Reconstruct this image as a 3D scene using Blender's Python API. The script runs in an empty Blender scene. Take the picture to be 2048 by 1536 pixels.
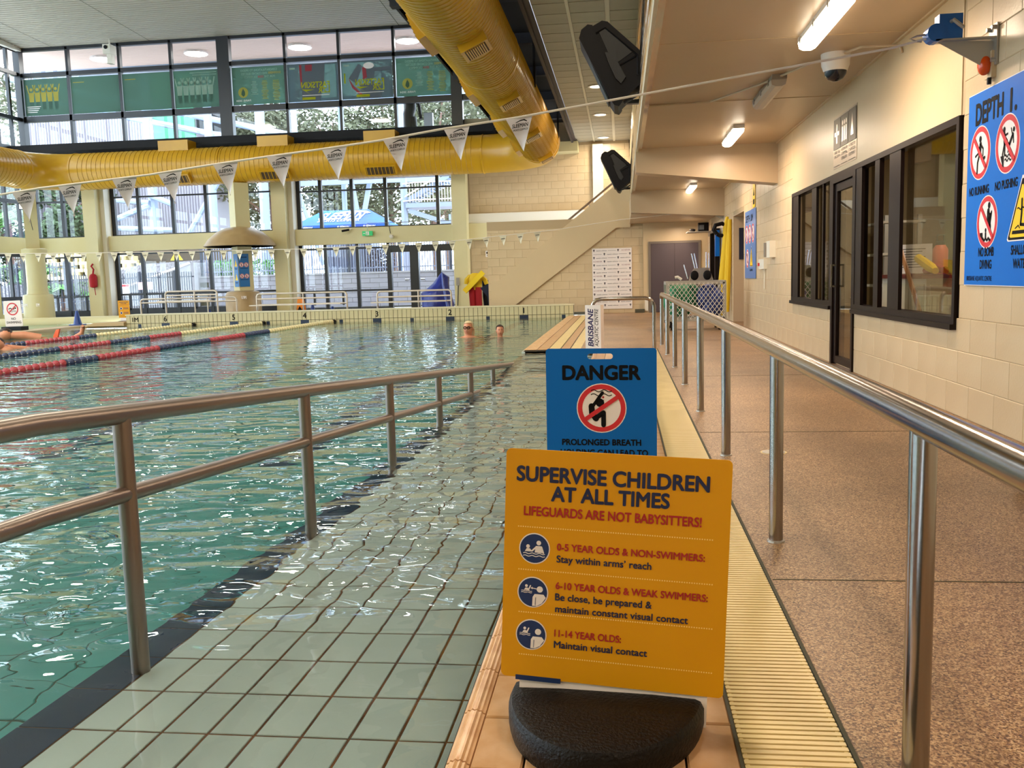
import bpy, bmesh, math, random
from mathutils import Matrix, Vector
from math import sin, cos, pi, radians

R = random.Random(7)
SC = bpy.context.scene
COL = SC.collection

# ------------------------------------------------------------ camera, sky, exposure
CAM_H = 1.05
cam_data = bpy.data.cameras.new('camera')
cam = bpy.data.objects.new('camera', cam_data)
COL.objects.link(cam)
cam_data.sensor_width = 36.0
cam_data.sensor_fit = 'HORIZONTAL'
cam_data.lens = 36.0 * 1823.7 / 2048.0
cam_data.clip_end = 400
cam_data.clip_start = 0.05
YAW, PITCH, ROLL = 0.12171, -0.11598, -0.02767
_f = Vector((-sin(YAW) * cos(PITCH), cos(YAW) * cos(PITCH), sin(PITCH)))
_r0 = Vector((cos(YAW), sin(YAW), 0))
_u0 = _r0.cross(_f)
_r = cos(ROLL) * _r0 + sin(ROLL) * _u0
_u = -sin(ROLL) * _r0 + cos(ROLL) * _u0
cam.matrix_world = Matrix(((_r.x, _u.x, -_f.x, 0), (_r.y, _u.y, -_f.y, 0), (_r.z, _u.z, -_f.z, CAM_H), (0, 0, 0, 1)))
SC.camera = cam

world = bpy.data.worlds.new('overcast_sky')
SC.world = world
world.use_nodes = True
wn = world.node_tree
bg = wn.nodes['Background']
bg.inputs[0].default_value = (0.78, 0.89, 1.0, 1)
bg.inputs[1].default_value = 8.5

SC.view_settings.view_transform = 'Standard'
SC.view_settings.look = 'None'
SC.view_settings.exposure = 0.0
SC.view_settings.gamma = 1.0
SC.view_settings.use_curve_mapping = False
SC.cycles.max_bounces = 12
SC.cycles.diffuse_bounces = 5
SC.cycles.glossy_bounces = 4
SC.cycles.transmission_bounces = 8
SC.cycles.transparent_max_bounces = 16
SC.cycles.sample_clamp_indirect = 6.0

def area_light(name, loc, size, power, color, rot=(0, 0, 0)):
    l = bpy.data.lights.new(name, 'AREA')
    l.shape = 'RECTANGLE'; l.size, l.size_y = size
    l.energy = power; l.color = color
    o = bpy.data.objects.new(name, l); COL.objects.link(o)
    o.location = loc; o.rotation_euler = rot
    return o

# high-bay lamp rows of the hall (the diffusers themselves are built further down)
HALL_LAMPS = [(-5.8, -4, 8.9), (-5.8, 6, 8.9), (-5.8, 15.5, 8.9), (-11.5, -4, 8.9), (-11.5, 6, 8.9), (-11.5, 15.5, 8.9), (-17.4, 6, 8.9), (-17.4, 15.5, 8.9)]
for x, y, z in HALL_LAMPS:
    area_light('hall_lamp_light', (x, y, z - 0.1), (0.9, 0.9), 420, (1.0, 0.88, 0.68))
CORR_LAMPS = [(1.53, 0.2), (1.53, 7.3), (1.53, 13.0), (1.53, 17.6), (1.58, 24.2)]
for x, y in CORR_LAMPS:
    area_light('corridor_lamp_light', (x, y, 2.29 if y > 22 else 2.80), (0.16, 1.3), 52 if y < 22 else 38, (1.0, 0.76, 0.55))
area_light('office_fill_light', (3.9, 9.6, 2.7), (0.3, 1.4), 55, (1.0, 0.85, 0.65))  # fill light added to brighten the office, no fitting modelled
for x, y in ((-0.5, 21.4), (-0.49, 25.1), (-0.46, 29.2), (-0.5, 9), (-0.5, 3)):
    area_light('downlight_light', (x, y, 5.26), (0.22, 0.22), 60, (1.0, 0.85, 0.65))

# ------------------------------------------------------------ materials
def hexc(h):
    h = h.lstrip('#')
    c = [int(h[i:i + 2], 16) / 255 for i in (0, 2, 4)]
    return tuple((v / 12.92 if v <= 0.04045 else ((v + 0.055) / 1.055) ** 2.4) for v in c) + (1,)

MATS = {}
def mat(name, col, rough=0.5, metal=0.0, spec=0.5, bump=None, var=None, alpha=None, emit=None, coat=0.0):
    if name in MATS: return MATS[name]
    m = bpy.data.materials.new(name); m.use_nodes = True
    n = m.node_tree; b = n.nodes['Principled BSDF']
    c = hexc(col) if isinstance(col, str) else tuple(col) + (1,)
    b.inputs['Base Color'].default_value = c
    b.inputs['Roughness'].default_value = rough
    b.inputs['Metallic'].default_value = metal
    b.inputs['Specular IOR Level'].default_value = spec
    b.inputs['Coat Weight'].default_value = coat
    if emit:
        b.inputs['Emission Color'].default_value = c
        b.inputs['Emission Strength'].default_value = emit
    tc = None
    if var or bump:
        tc = n.nodes.new('ShaderNodeTexCoord')
    if var:      # (scale, second colour, amount [, stretch])
        nz = n.nodes.new('ShaderNodeTexNoise'); nz.inputs['Scale'].default_value = var[0]
        nz.inputs['Detail'].default_value = 6
        if len(var) > 3:
            mp = n.nodes.new('ShaderNodeMapping'); mp.inputs['Scale'].default_value = var[3]
            n.links.new(tc.outputs['Object'], mp.inputs[0]); n.links.new(mp.outputs[0], nz.inputs[0])
        else:
            n.links.new(tc.outputs['Object'], nz.inputs[0])
        rp = n.nodes.new('ShaderNodeValToRGB'); rp.color_ramp.elements[0].position = 0.38; rp.color_ramp.elements[1].position = 0.66
        c2 = hexc(var[1])
        rp.color_ramp.elements[0].color = tuple(c[i] * (1 - var[2]) + c2[i] * var[2] for i in range(3)) + (1,)
        rp.color_ramp.elements[1].color = c
        n.links.new(nz.outputs[0], rp.inputs[0]); n.links.new(rp.outputs[0], b.inputs['Base Color'])
    if bump:     # (scale, strength, distance)
        nz = n.nodes.new('ShaderNodeTexNoise'); nz.inputs['Scale'].default_value = bump[0]; nz.inputs['Detail'].default_value = 4
        n.links.new(tc.outputs['Object'], nz.inputs[0])
        bp = n.nodes.new('ShaderNodeBump'); bp.inputs['Strength'].default_value = bump[1]
        bp.inputs['Distance'].default_value = bump[2] if len(bump) > 2 else 0.01
        n.links.new(nz.outputs[0], bp.inputs['Height']); n.links.new(bp.outputs[0], b.inputs['Normal'])
    MATS[name] = m
    return m

cream = mat('cream_block_paint', '#c9b391', 0.33, bump=(60, 0.25, 0.004), var=(1.3, '#b89e79', 0.35))
mortar = mat('cream_mortar_paint', '#ab9573', 0.6)
smooth_cream = mat('smooth_cream_render', '#c6b08c', 0.40, bump=(9, 0.14, 0.01), var=(2.0, '#bfa988', 0.3))
hall_cream = mat('hall_cream_paint', '#cfc496', 0.45, var=(0.8, '#bfb07c', 0.35), bump=(25, 0.1, 0.004))
pale_paint = mat('pale_paint', '#d9d3c4', 0.5)
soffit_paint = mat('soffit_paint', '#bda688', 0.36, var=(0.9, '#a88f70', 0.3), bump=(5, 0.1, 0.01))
ceil_slat = mat('ceiling_slat_paint', '#b9b2a2', 0.55)
ceil_gap = mat('ceiling_gap', '#4a463e', 0.8)
grid_tile = mat('grid_panel', '#a49c87', 0.5, var=(1.5, '#8f8771', 0.4))
grid_bar = mat('grid_bar', '#c9c1aa', 0.4)
black_metal = mat('black_frame_metal', '#14151a', 0.35)
dark_void = mat('dark_void_paint', '#0c0d12', 0.8)
brown_frame = mat('brown_anodised_frame', '#120706', 0.4, spec=0.2)
yellow_duct = mat('yellow_duct_paint', '#cc9a1a', 0.30, var=(1.2, '#b08012', 0.4))
duct_seam = mat('duct_seam_shadow', '#b28416', 0.35)
duct_dark = mat('vent_dark', '#4d3a22', 0.7)
steel = mat('brushed_stainless', '#a39e9a', 0.20, metal=1.0)
steel_old = mat('aged_stainless', '#8d827c', 0.34, metal=1.0)
galv = mat('galvanised_steel', '#b3b1ab', 0.45, metal=0.8)
white_rail = mat('pale_rail', '#c9beb0', 0.4, metal=0.3)
black_rubber = mat('wet_black_rubber', '#080505', 0.42, bump=(120, 0.8, 0.005), spec=0.2)
black_plastic = mat('black_plastic', '#080509', 0.5, bump=(160, 0.2, 0.002), spec=0.2)
white_pl = mat('white_plastic', '#e2ddd6', 0.4)
flag_white = mat('flag_cloth', '#cfc8cb', 0.7)
flag_cream = mat('flag_cloth_cream', '#d0cab4', 0.7)
rope_white = mat('rope_white', '#d9cfc2', 0.7)
ink = mat('black_ink', '#0b0a0e', 0.7, spec=0.15)
navy_ink = mat('navy_ink', '#101c45', 0.55)
red_ink = mat('red_ink', '#a5181d', 0.55)
sign_red = mat('sign_red', '#c8202c', 0.5)
sign_white = mat('sign_white', '#e6dedb', 0.5)
sign_blue = mat('sign_blue_board', '#0066c2', 0.5, spec=0.2)
board_blue = mat('danger_blue_board', '#0062b4', 0.5, spec=0.2)
sign_yellow = mat('sign_yellow_board', '#d69602', 0.5, var=(3, '#cc8c02', 0.4), spec=0.3)
tri_yellow = mat('warning_yellow', '#f2c40c', 0.45)
dot_cream = mat('dot_cream', '#f3d27c', 0.5)
icon_navy = mat('icon_navy', '#0d2a5c', 0.5)
pool_tile = mat('pale_pool_tile', '#bfcdca', 0.25, var=(2.5, '#aebdb9', 0.4))
deep_tile = mat('water_tinted_tile', '#4a9390', 0.3, var=(2.0, '#3b807d', 0.4))  # teal from light absorbed by the water, put into the tile colour
rust_grout = mat('rusty_grout', '#7d4b22', 0.8, var=(8, '#3a2412', 0.6))
deep_grout = mat('pool_grout', '#2f463a', 0.8)
navy_tile = mat('navy_curb_tile', '#1d2b45', 0.3)
wall_tile = mat('waterline_tile', '#cbbf97', 0.3, var=(2, '#b9ad85', 0.4))
dark_grout = mat('dark_grout', '#4b4838', 0.8)
cop_tile = mat('tan_coping_tile', '#c8a27c', 0.28, var=(9, '#a9783a', 0.6), bump=(40, 0.1, 0.003))
cop_rib = mat('ribbed_coping_tile', '#dcb68c', 0.25, var=(12, '#b98552', 0.5))
cop_grout = mat('wet_dark_grout', '#2a221a', 0.4)
grate_y = mat('cream_grating', '#e2cc93', 0.38, var=(6, '#c9ae6b', 0.4))
grate_dark = mat('drain_channel_dark', '#3b3022', 0.8)
wood_pole = mat('wood_pole', '#a5754a', 0.6)
red_cloth = mat('red_cloth', '#a3121f', 0.8)
yellow_cloth = mat('yellow_cloth', '#d9b413', 0.7)
navy_cloth = mat('navy_cloth', '#171b30', 0.85)
tarp_blue = mat('blue_tarpaulin', '#1a2c86', 0.35, bump=(4, 0.5, 0.05))
yellow_foam = mat('yellow_foam', '#f2cf06', 0.45)
cone_orange = mat('cone_orange', '#f08a10', 0.45)
cone_blue = mat('cone_blue', '#1c3f8c', 0.45)
lamp_off = mat('lamp_diffuser_off', '#b8aa98', 0.3)
lamp_on = mat('lit_diffuser', (1.0, 0.86, 0.66), emit=9.0)
down_on = mat('lit_downlight', (1.0, 0.9, 0.7), emit=7.0)
hall_on = mat('lit_high_bay', (1.0, 0.9, 0.72), emit=6.0)
amber = mat('amber_lens', '#d2480c', 0.15)
grey_door = mat('grey_door_paint', '#4f444a', 0.45)
grey_frame = mat('grey_frame_paint', '#6f655c', 0.45)
skin = mat('skin', '#c98a6c', 0.5, var=(9, '#b5704f', 0.3))
hair_dark = mat('hair_dark', '#2d1f19', 0.6)
hair_blond = mat('hair_blond', '#cdb892', 0.6)
concrete = mat('grey_blockwork', '#8c8a92', 0.8, var=(1.5, '#7d7b84', 0.5))
render_grey = mat('grey_concrete', '#98969a', 0.8, var=(0.7, '#88868b', 0.5))
fence_mat = mat('dark_fence_steel', '#2b3040', 0.5)
fence_light = mat('grey_fence_steel', '#737b92', 0.5)
struct_steel = mat('pale_blue_structural_steel', '#8d9ab0', 0.5)
clad = mat('corrugated_cladding', '#938d95', 0.5)
leaf_a = mat('leaf_green', '#435632', 0.7, var=(3, '#33422c', 0.6))
leaf_b = mat('leaf_olive', '#6a6d52', 0.7, var=(3, '#3c3f2d', 0.6))
leaf_c = mat('leaf_bright', '#5f9a4c', 0.7)
bark = mat('bark', '#7a5d52', 0.9, var=(6, '#4c3931', 0.6))
ground_m = mat('outside_paving', '#a9a4a2', 0.8)
mulch = mat('red_mulch', '#a8564a', 0.9, var=(5, '#e0c8c0', 0.6))
pink_soffit = mat('eave_soffit', '#dcc0b2', 0.6)
silver = mat('polished_metal', '#c4c4ce', 0.18, metal=1.0)
room_wall = mat('office_wall', '#a89878', 0.6)

def node_mats():
    # exposed-aggregate deck
    m = mat('exposed_aggregate', '#a87a58', 0.42)
    n = m.node_tree; b = n.nodes['Principled BSDF']
    tc = n.nodes.new('ShaderNodeTexCoord')
    v = n.nodes.new('ShaderNodeTexVoronoi'); v.inputs['Scale'].default_value = 190
    v2 = n.nodes.new('ShaderNodeTexNoise'); v2.inputs['Scale'].default_value = 170; v2.inputs['Detail'].default_value = 3
    big = n.nodes.new('ShaderNodeTexNoise'); big.inputs['Scale'].default_value = 1.1; big.inputs['Detail'].default_value = 4
    n.links.new(tc.outputs['Object'], v.inputs[0]); n.links.new(tc.outputs['Object'], v2.inputs[0]); n.links.new(tc.outputs['Object'], big.inputs[0])
    rp = n.nodes.new('ShaderNodeValToRGB')
    rp.color_ramp.elements[0].position = 0.0; rp.color_ramp.elements[0].color = hexc('#60412c')
    rp.color_ramp.elements[1].position = 1.0; rp.color_ramp.elements[1].color = hexc('#d9b88e')
    e = rp.color_ramp.elements.new(0.28); e.color = hexc('#8f6a4a')
    e = rp.color_ramp.elements.new(0.6); e.color = hexc('#b58f68')
    sep = n.nodes.new('ShaderNodeSeparateColor'); n.links.new(v.outputs['Color'], sep.inputs[0])
    n.links.new(sep.outputs[0], rp.inputs[0])
    rp2 = n.nodes.new('ShaderNodeValToRGB')
    rp2.color_ramp.elements[0].position = 0.36; rp2.color_ramp.elements[0].color = (0.12, 0.09, 0.07, 1)
    rp2.color_ramp.elements[1].position = 0.46; rp2.color_ramp.elements[1].color = (1, 1, 1, 1)
    n.links.new(v2.outputs[0], rp2.inputs[0])
    mx = n.nodes.new('ShaderNodeMixRGB'); mx.blend_type = 'MULTIPLY'; mx.inputs[0].default_value = 0.75
    n.links.new(rp.outputs[0], mx.inputs[1]); n.links.new(rp2.outputs[0], mx.inputs[2])
    rp3 = n.nodes.new('ShaderNodeValToRGB')
    rp3.color_ramp.elements[0].position = 0.35; rp3.color_ramp.elements[0].color = (0.68, 0.66, 0.62, 1)
    rp3.color_ramp.elements[1].position = 0.62; rp3.color_ramp.elements[1].color = (.92, .90, .86, 1)
    n.links.new(big.outputs[0], rp3.inputs[0])
    mx2 = n.nodes.new('ShaderNodeMixRGB'); mx2.blend_type = 'MULTIPLY'; mx2.inputs[0].default_value = 1
    n.links.new(mx.outputs[0], mx2.inputs[1]); n.links.new(rp3.outputs[0], mx2.inputs[2])
    n.links.new(mx2.outputs[0], b.inputs['Base Color'])
    bp = n.nodes.new('ShaderNodeBump'); bp.inputs['Strength'].default_value = 0.5; bp.inputs['Distance'].default_value = 0.003
    n.links.new(sep.outputs[1], bp.inputs['Height']); n.links.new(bp.outputs[0], b.inputs['Normal'])
    # window glass: thin sheet, mostly transparent with a Fresnel reflection
    for nm, tint, ior in (('window_glass', (0.93, 0.96, 0.97, 1), 1.45), ('office_glass', (0.80, 0.77, 0.70, 1), 1.5)):
        g = bpy.data.materials.new(nm); g.use_nodes = True; MATS[nm] = g
        n = g.node_tree; n.nodes.clear()
        out = n.nodes.new('ShaderNodeOutputMaterial'); mx = n.nodes.new('ShaderNodeMixShader')
        fr = n.nodes.new('ShaderNodeFresnel'); geo = n.nodes.new('ShaderNodeNewGeometry'); mi = n.nodes.new('ShaderNodeMapRange')
        mi.inputs['To Min'].default_value = ior; mi.inputs['To Max'].default_value = 1 / ior
        n.links.new(geo.outputs['Backfacing'], mi.inputs['Value']); n.links.new(mi.outputs[0], fr.inputs[0])
        tr = n.nodes.new('ShaderNodeBsdfTransparent'); tr.inputs[0].default_value = tint
        gl = n.nodes.new('ShaderNodeBsdfGlossy'); gl.inputs['Roughness'].default_value = 0.01
        n.links.new(fr.outputs[0], mx.inputs[0]); n.links.new(tr.outputs[0], mx.inputs[1]); n.links.new(gl.outputs[0], mx.inputs[2])
        n.links.new(mx.outputs[0], out.inputs[0])
    # translucent poster film on the clerestory
    for nm, c in (('poster_gold', '#e0cc6c'), ('poster_pale', '#c4d8ca'), ('poster_coral', '#d9636c'), ('poster_grey_figure', '#8b9099'), ('poster_yellow', '#e4e23c')):
        g = bpy.data.materials.new(nm); g.use_nodes = True; MATS[nm] = g
        n = g.node_tree; n.nodes.clear()
        out = n.nodes.new('ShaderNodeOutputMaterial')
        df = n.nodes.new('ShaderNodeBsdfDiffuse'); df.inputs[0].default_value = hexc(c)
        tl = n.nodes.new('ShaderNodeBsdfTranslucent'); tl.inputs[0].default_value = hexc(c)
        m1 = n.nodes.new('ShaderNodeMixShader'); m1.inputs[0].default_value = 0.6
        n.links.new(df.outputs[0], m1.inputs[1]); n.links.new(tl.outputs[0], m1.inputs[2]); n.links.new(m1.outputs[0], out.inputs[0])
    for nm, c in (('poster_green', '#6f8a7e'), ('poster_dark', '#6b7078')):
        g = bpy.data.materials.new(nm); g.use_nodes = True; MATS[nm] = g
        n = g.node_tree; n.nodes.clear()
        out = n.nodes.new('ShaderNodeOutputMaterial')
        tr = n.nodes.new('ShaderNodeBsdfTransparent'); tr.inputs[0].default_value = hexc('#9db8ae')
        df = n.nodes.new('ShaderNodeBsdfDiffuse'); df.inputs[0].default_value = hexc(c)
        tl = n.nodes.new('ShaderNodeBsdfTranslucent'); tl.inputs[0].default_value = hexc(c)
        m1 = n.nodes.new('ShaderNodeMixShader'); m1.inputs[0].default_value = 0.5
        m2 = n.nodes.new('ShaderNodeMixShader'); m2.inputs[0].default_value = 0.72
        n.links.new(df.outputs[0], m1.inputs[1]); n.links.new(tl.outputs[0], m1.inputs[2])
        n.links.new(tr.outputs[0], m2.inputs[1]); n.links.new(m1.outputs[0], m2.inputs[2])
        n.links.new(m2.outputs[0], out.inputs[0])
    # pool water
    g = bpy.data.materials.new('pool_water'); g.use_nodes = True; MATS['pool_water'] = g
    n = g.node_tree; n.nodes.clear()
    out = n.nodes.new('ShaderNodeOutputMaterial')
    gl = n.nodes.new('ShaderNodeBsdfGlass'); gl.inputs['IOR'].default_value = 1.33
    gl.inputs['Roughness'].default_value = 0.0; gl.inputs[0].default_value = (0.95, 0.99, 0.985, 1)
    tc = n.nodes.new('ShaderNodeTexCoord')
    mp = n.nodes.new('ShaderNodeMapping'); mp.inputs['Scale'].default_value = (0.75, 1.25, 1); mp.inputs['Rotation'].default_value = (0, 0, 0.25)
    n.links.new(tc.outputs['Object'], mp.inputs[0])
    hs = []
    for sc, dist, amp in ((2.3, 0.9, 1.0), (5.2, 0.8, 0.46), (15.0, 0.3, 0.05)):
        nz = n.nodes.new('ShaderNodeTexNoise'); nz.inputs['Scale'].default_value = sc
        nz.inputs['Detail'].default_value = 0.4; nz.inputs['Distortion'].default_value = dist
        n.links.new(mp.outputs[0], nz.inputs[0])
        ml = n.nodes.new('ShaderNodeMath'); ml.operation = 'MULTIPLY'; ml.inputs[1].default_value = amp
        n.links.new(nz.outputs[0], ml.inputs[0]); hs.append(ml)
    ad = n.nodes.new('ShaderNodeMath'); ad.operation = 'ADD'
    n.links.new(hs[0].outputs[0], ad.inputs[0]); n.links.new(hs[1].outputs[0], ad.inputs[1])
    ad2 = n.nodes.new('ShaderNodeMath'); ad2.operation = 'ADD'; n.links.new(ad.outputs[0], ad2.inputs[0]); n.links.new(hs[2].outputs[0], ad2.inputs[1]); ad = ad2
    # calm shallow water over the top of the ramp, livelier open water
    sx = n.nodes.new('ShaderNodeSeparateXYZ'); n.links.new(tc.outputs['Object'], sx.inputs[0])
    m1 = n.nodes.new('ShaderNodeMath'); m1.operation = 'MULTIPLY_ADD'; m1.inputs[1].default_value = -0.55
    n.links.new(sx.outputs['X'], m1.inputs[0]); n.links.new(sx.outputs['Y'], m1.inputs[2])
    mr = n.nodes.new('ShaderNodeMapRange'); mr.inputs['From Min'].default_value = 2.9; mr.inputs['From Max'].default_value = 4.6
    mr.inputs['To Min'].default_value = 0.09; mr.inputs['To Max'].default_value = 1.0
    n.links.new(m1.outputs[0], mr.inputs[0])
    bp = n.nodes.new('ShaderNodeBump'); bp.inputs['Distance'].default_value = 0.072
    mr2 = n.nodes.new('ShaderNodeMapRange'); mr2.inputs['From Min'].default_value = 6.0; mr2.inputs['From Max'].default_value = 15.0
    mr2.inputs['To Min'].default_value = 1.0; mr2.inputs['To Max'].default_value = 0.20
    n.links.new(sx.outputs['Y'], mr2.inputs[0])
    mm = n.nodes.new('ShaderNodeMath'); mm.operation = 'MULTIPLY'
    n.links.new(mr.outputs[0], mm.inputs[0]); n.links.new(mr2.outputs[0], mm.inputs[1])
    n.links.new(mm.outputs[0], bp.inputs['Strength'])
    n.links.new(ad.outputs[0], bp.inputs['Height']); n.links.new(bp.outputs[0], gl.inputs['Normal'])
    n.links.new(gl.outputs[0], out.inputs[0])
    # polished ribbed fascia cladding
    m = mat('ribbed_metal_fascia', '#e6dece', 0.14, metal=1.0)
    n = m.node_tree; b = n.nodes['Principled BSDF']
    tc = n.nodes.new('ShaderNodeTexCoord'); mp = n.nodes.new('ShaderNodeMapping'); mp.inputs['Scale'].default_value = (1, 0.35, 7)
    nz = n.nodes.new('ShaderNodeTexNoise'); nz.inputs['Scale'].default_value = 1.5; nz.inputs['Detail'].default_value = 3
    bp = n.nodes.new('ShaderNodeBump'); bp.inputs['Strength'].default_value = 0.7; bp.inputs['Distance'].default_value = 0.03
    n.links.new(tc.outputs['Object'], mp.inputs[0]); n.links.new(mp.outputs[0], nz.inputs[0])
    n.links.new(nz.outputs[0], bp.inputs['Height']); n.links.new(bp.outputs[0], b.inputs['Normal'])
node_mats()
aggregate = MATS['exposed_aggregate']; glass = MATS['window_glass']; oglass = MATS['office_glass']
pgreen = MATS['poster_green']; pdark = MATS['poster_dark']; water_m = MATS['pool_water']; fascia_m = MATS['ribbed_metal_fascia']

# ------------------------------------------------------------ mesh helpers
class MB:
    def __init__(s): s.v = []; s.f = []
    def add(s, vs, fs, M=None):
        b = len(s.v)
        s.v += [tuple(M @ Vector(p)) if M else tuple(p) for p in vs]
        s.f += [tuple(i + b for i in f) for f in fs]
        return s
    def box(s, x0, x1, y0, y1, z0, z1, M=None):
        vs = [(x, y, z) for x in (x0, x1) for y in (y0, y1) for z in (z0, z1)]
        return s.add(vs, [(0, 1, 3, 2), (4, 6, 7, 5), (0, 4, 5, 1), (2, 3, 7, 6), (0, 2, 6, 4), (1, 5, 7, 3)], M)
    def tube(s, pts, r, n=10, caps=True, M=None):
        pts = [Vector(p) for p in pts]; rings = []; rr = r if isinstance(r, (list, tuple)) else [r] * len(pts)
        prev = None
        for i, p in enumerate(pts):
            d = ((pts[i + 1] - p) if i == 0 else (p - pts[i - 1]) if i == len(pts) - 1 else ((pts[i + 1] - p).normalized() + (p - pts[i - 1]).normalized()))
            d = d.normalized() if d.length > 1e-9 else Vector((0, 0, 1))
            if prev is None:
                a = Vector((0, 0, 1)) if abs(d.z) < 0.9 else Vector((1, 0, 0))
                u = d.cross(a).normalized()
            else:
                u = (prev - d * prev.dot(d)).normalized()
            prev = u; w = d.cross(u)
            k = 1.0
            if 0 < i < len(pts) - 1:
                c = (pts[i + 1] - p).normalized().dot((p - pts[i - 1]).normalized())
                k = 1.0 / max(0.5, math.sqrt((1 + c) / 2))
            rings.append([p + (u * cos(2 * pi * j / n) + w * sin(2 * pi * j / n)) * rr[i] for j in range(n)])
        vs = [q for rg in rings for q in rg]
        fs = [(i * n + j, i * n + (j + 1) % n, (i + 1) * n + (j + 1) % n, (i + 1) * n + j) for i in range(len(pts) - 1) for j in range(n)]
        if caps: fs += [tuple(range(n))[::-1], tuple((len(pts) - 1) * n + j for j in range(n))]
        return s.add(vs, fs, M)
    def lathe(s, prof, c=(0, 0, 0), n=20, M=None):
        vs = [(c[0] + r * cos(2 * pi * j / n), c[1] + r * sin(2 * pi * j / n), c[2] + z) for r, z in prof for j in range(n)]
        fs = [(i * n + j, i * n + (j + 1) % n, (i + 1) * n + (j + 1) % n, (i + 1) * n + j) for i in range(len(prof) - 1) for j in range(n)]
        fs += [tuple(range(n))[::-1], tuple((len(prof) - 1) * n + j for j in range(n))]
        return s.add(vs, fs, M)
    def prism(s, poly, a, b, axis='Y', M=None):
        # poly in the two other axes, extruded from a to b
        def p3(u, v, w):
            return (u, w, v) if axis == 'Y' else (w, u, v) if axis == 'X' else (u, v, w)
        n = len(poly)
        vs = [p3(u, v, a) for u, v in poly] + [p3(u, v, b) for u, v in poly]
        fs = [tuple(range(n)), tuple(range(2 * n - 1, n - 1, -1))] + [(i, (i + 1) % n, n + (i + 1) % n, n + i) for i in range(n)]
        return s.add(vs, fs, M)
    def ell(s, c, r, n=14, m=9, M=None):
        vs = []
        for i in range(m + 1):
            t = pi * i / m
            for j in range(n):
                a = 2 * pi * j / n
                vs.append((c[0] + r[0] * sin(t) * cos(a), c[1] + r[1] * sin(t) * sin(a), c[2] + r[2] * cos(t)))
        fs = [(i * n + j, (i + 1) * n + j, (i + 1) * n + (j + 1) % n, i * n + (j + 1) % n) for i in range(m) for j in range(n)]
        return s.add(vs, fs, M)
    def mesh(s, name, m, smooth=False):
        me = bpy.data.meshes.new(name)
        me.from_pydata(s.v, [], s.f); me.materials.append(m)
        bm = bmesh.new(); bm.from_mesh(me)
        bmesh.ops.remove_doubles(bm, verts=bm.verts, dist=1e-6)
        bmesh.ops.recalc_face_normals(bm, faces=bm.faces)
        bm.to_mesh(me); bm.free()
        if smooth:
            me.polygons.foreach_set('use_smooth', [True] * len(me.polygons))
            me.set_sharp_from_angle(angle=radians(38))
        return me

WM = {}
def link(o): COL.objects.link(o); return o
def obj(name, mb, m, parent=None, smooth=False, local=False, kind=None, label=None):
    me = mb if isinstance(mb, bpy.types.Mesh) else mb.mesh(name, m, smooth)
    o = bpy.data.objects.new(name, me); link(o)
    if parent is not None:
        o.parent = parent
        if not local and parent.name in WM: o.matrix_parent_inverse = WM[parent.name].inverted()
    if kind: o['kind'] = kind
    if label: o['label'] = label
    return o
def tag(o, label, cat, group=None):
    o['label'] = label; o['category'] = cat
    if group: o['group'] = group
    return o
def thing(name, label, cat, loc=(0, 0, 0), rz=0.0, group=None):
    o = bpy.data.objects.new(name, None); link(o)
    o.empty_display_size = 0.1
    o.location = loc; o.rotation_euler = (0, 0, rz)
    WM[o.name] = Matrix.Translation(loc) @ Matrix.Rotation(rz, 4, 'Z')
    return tag(o, label, cat, group)
def struct(name, loc=(0, 0, 0)):
    o = bpy.data.objects.new(name, None); link(o); o.location = loc
    WM[o.name] = Matrix.Translation(loc); o['kind'] = 'structure'
    return o
def sobj(name, mb, m, smooth=False):
    o = obj(name, mb, m, None, smooth); o['kind'] = 'structure'; return o
def copies(src_mesh, name, parent, locs):
    out = []
    for l in locs:
        o = bpy.data.objects.new(name, src_mesh); link(o); o.parent = parent
        if parent.name in WM: o.matrix_parent_inverse = WM[parent.name].inverted()
        o.location = l; out.append(o)
    return out
def dup(root, loc, label, rz=None):
    r = root.copy(); link(r); r.location = loc; r['label'] = label
    if rz is not None: r.rotation_euler = (0, 0, rz)
    for ch in list(root.children):
        c = ch.copy(); link(c); c.parent = r
        for g in list(ch.children):
            d = g.copy(); link(d); d.parent = c
    return r

# ------------------------------------------------------------ flat print (signs): x right, y up, z out of the board
_tc = {}
def glyphs(text, bold):
    k = (text, bold)
    if k not in _tc:
        c = bpy.data.curves.new('t', 'FONT'); c.body = text; c.size = 1.0; c.offset = bold
        c.resolution_u = 4; c.offset = 0.0
        o = bpy.data.objects.new('t', c); me = o.to_mesh()
        v0 = [tuple(v.co) for v in me.vertices]; f0 = [tuple(p.vertices) for p in me.polygons]
        vs, fs = [], []
        sh = [(0, 0)] + ([(bold, 0), (-bold, 0), (0, bold), (0, -bold), (bold * .7, bold * .7), (-bold * .7, bold * .7), (bold * .7, -bold * .7), (-bold * .7, -bold * .7)] if bold > .004 else [])
        for q, (dx, dy) in enumerate(sh):
            b0 = len(vs); vs += [(a + dx, b + dy, q * 7e-5) for a, b, _ in v0]; fs += [tuple(i + b0 for i in f) for f in f0]
        o.to_mesh_clear(); bpy.data.objects.remove(o); bpy.data.curves.remove(c)
        _tc[k] = (vs, fs)
    return _tc[k]
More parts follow.
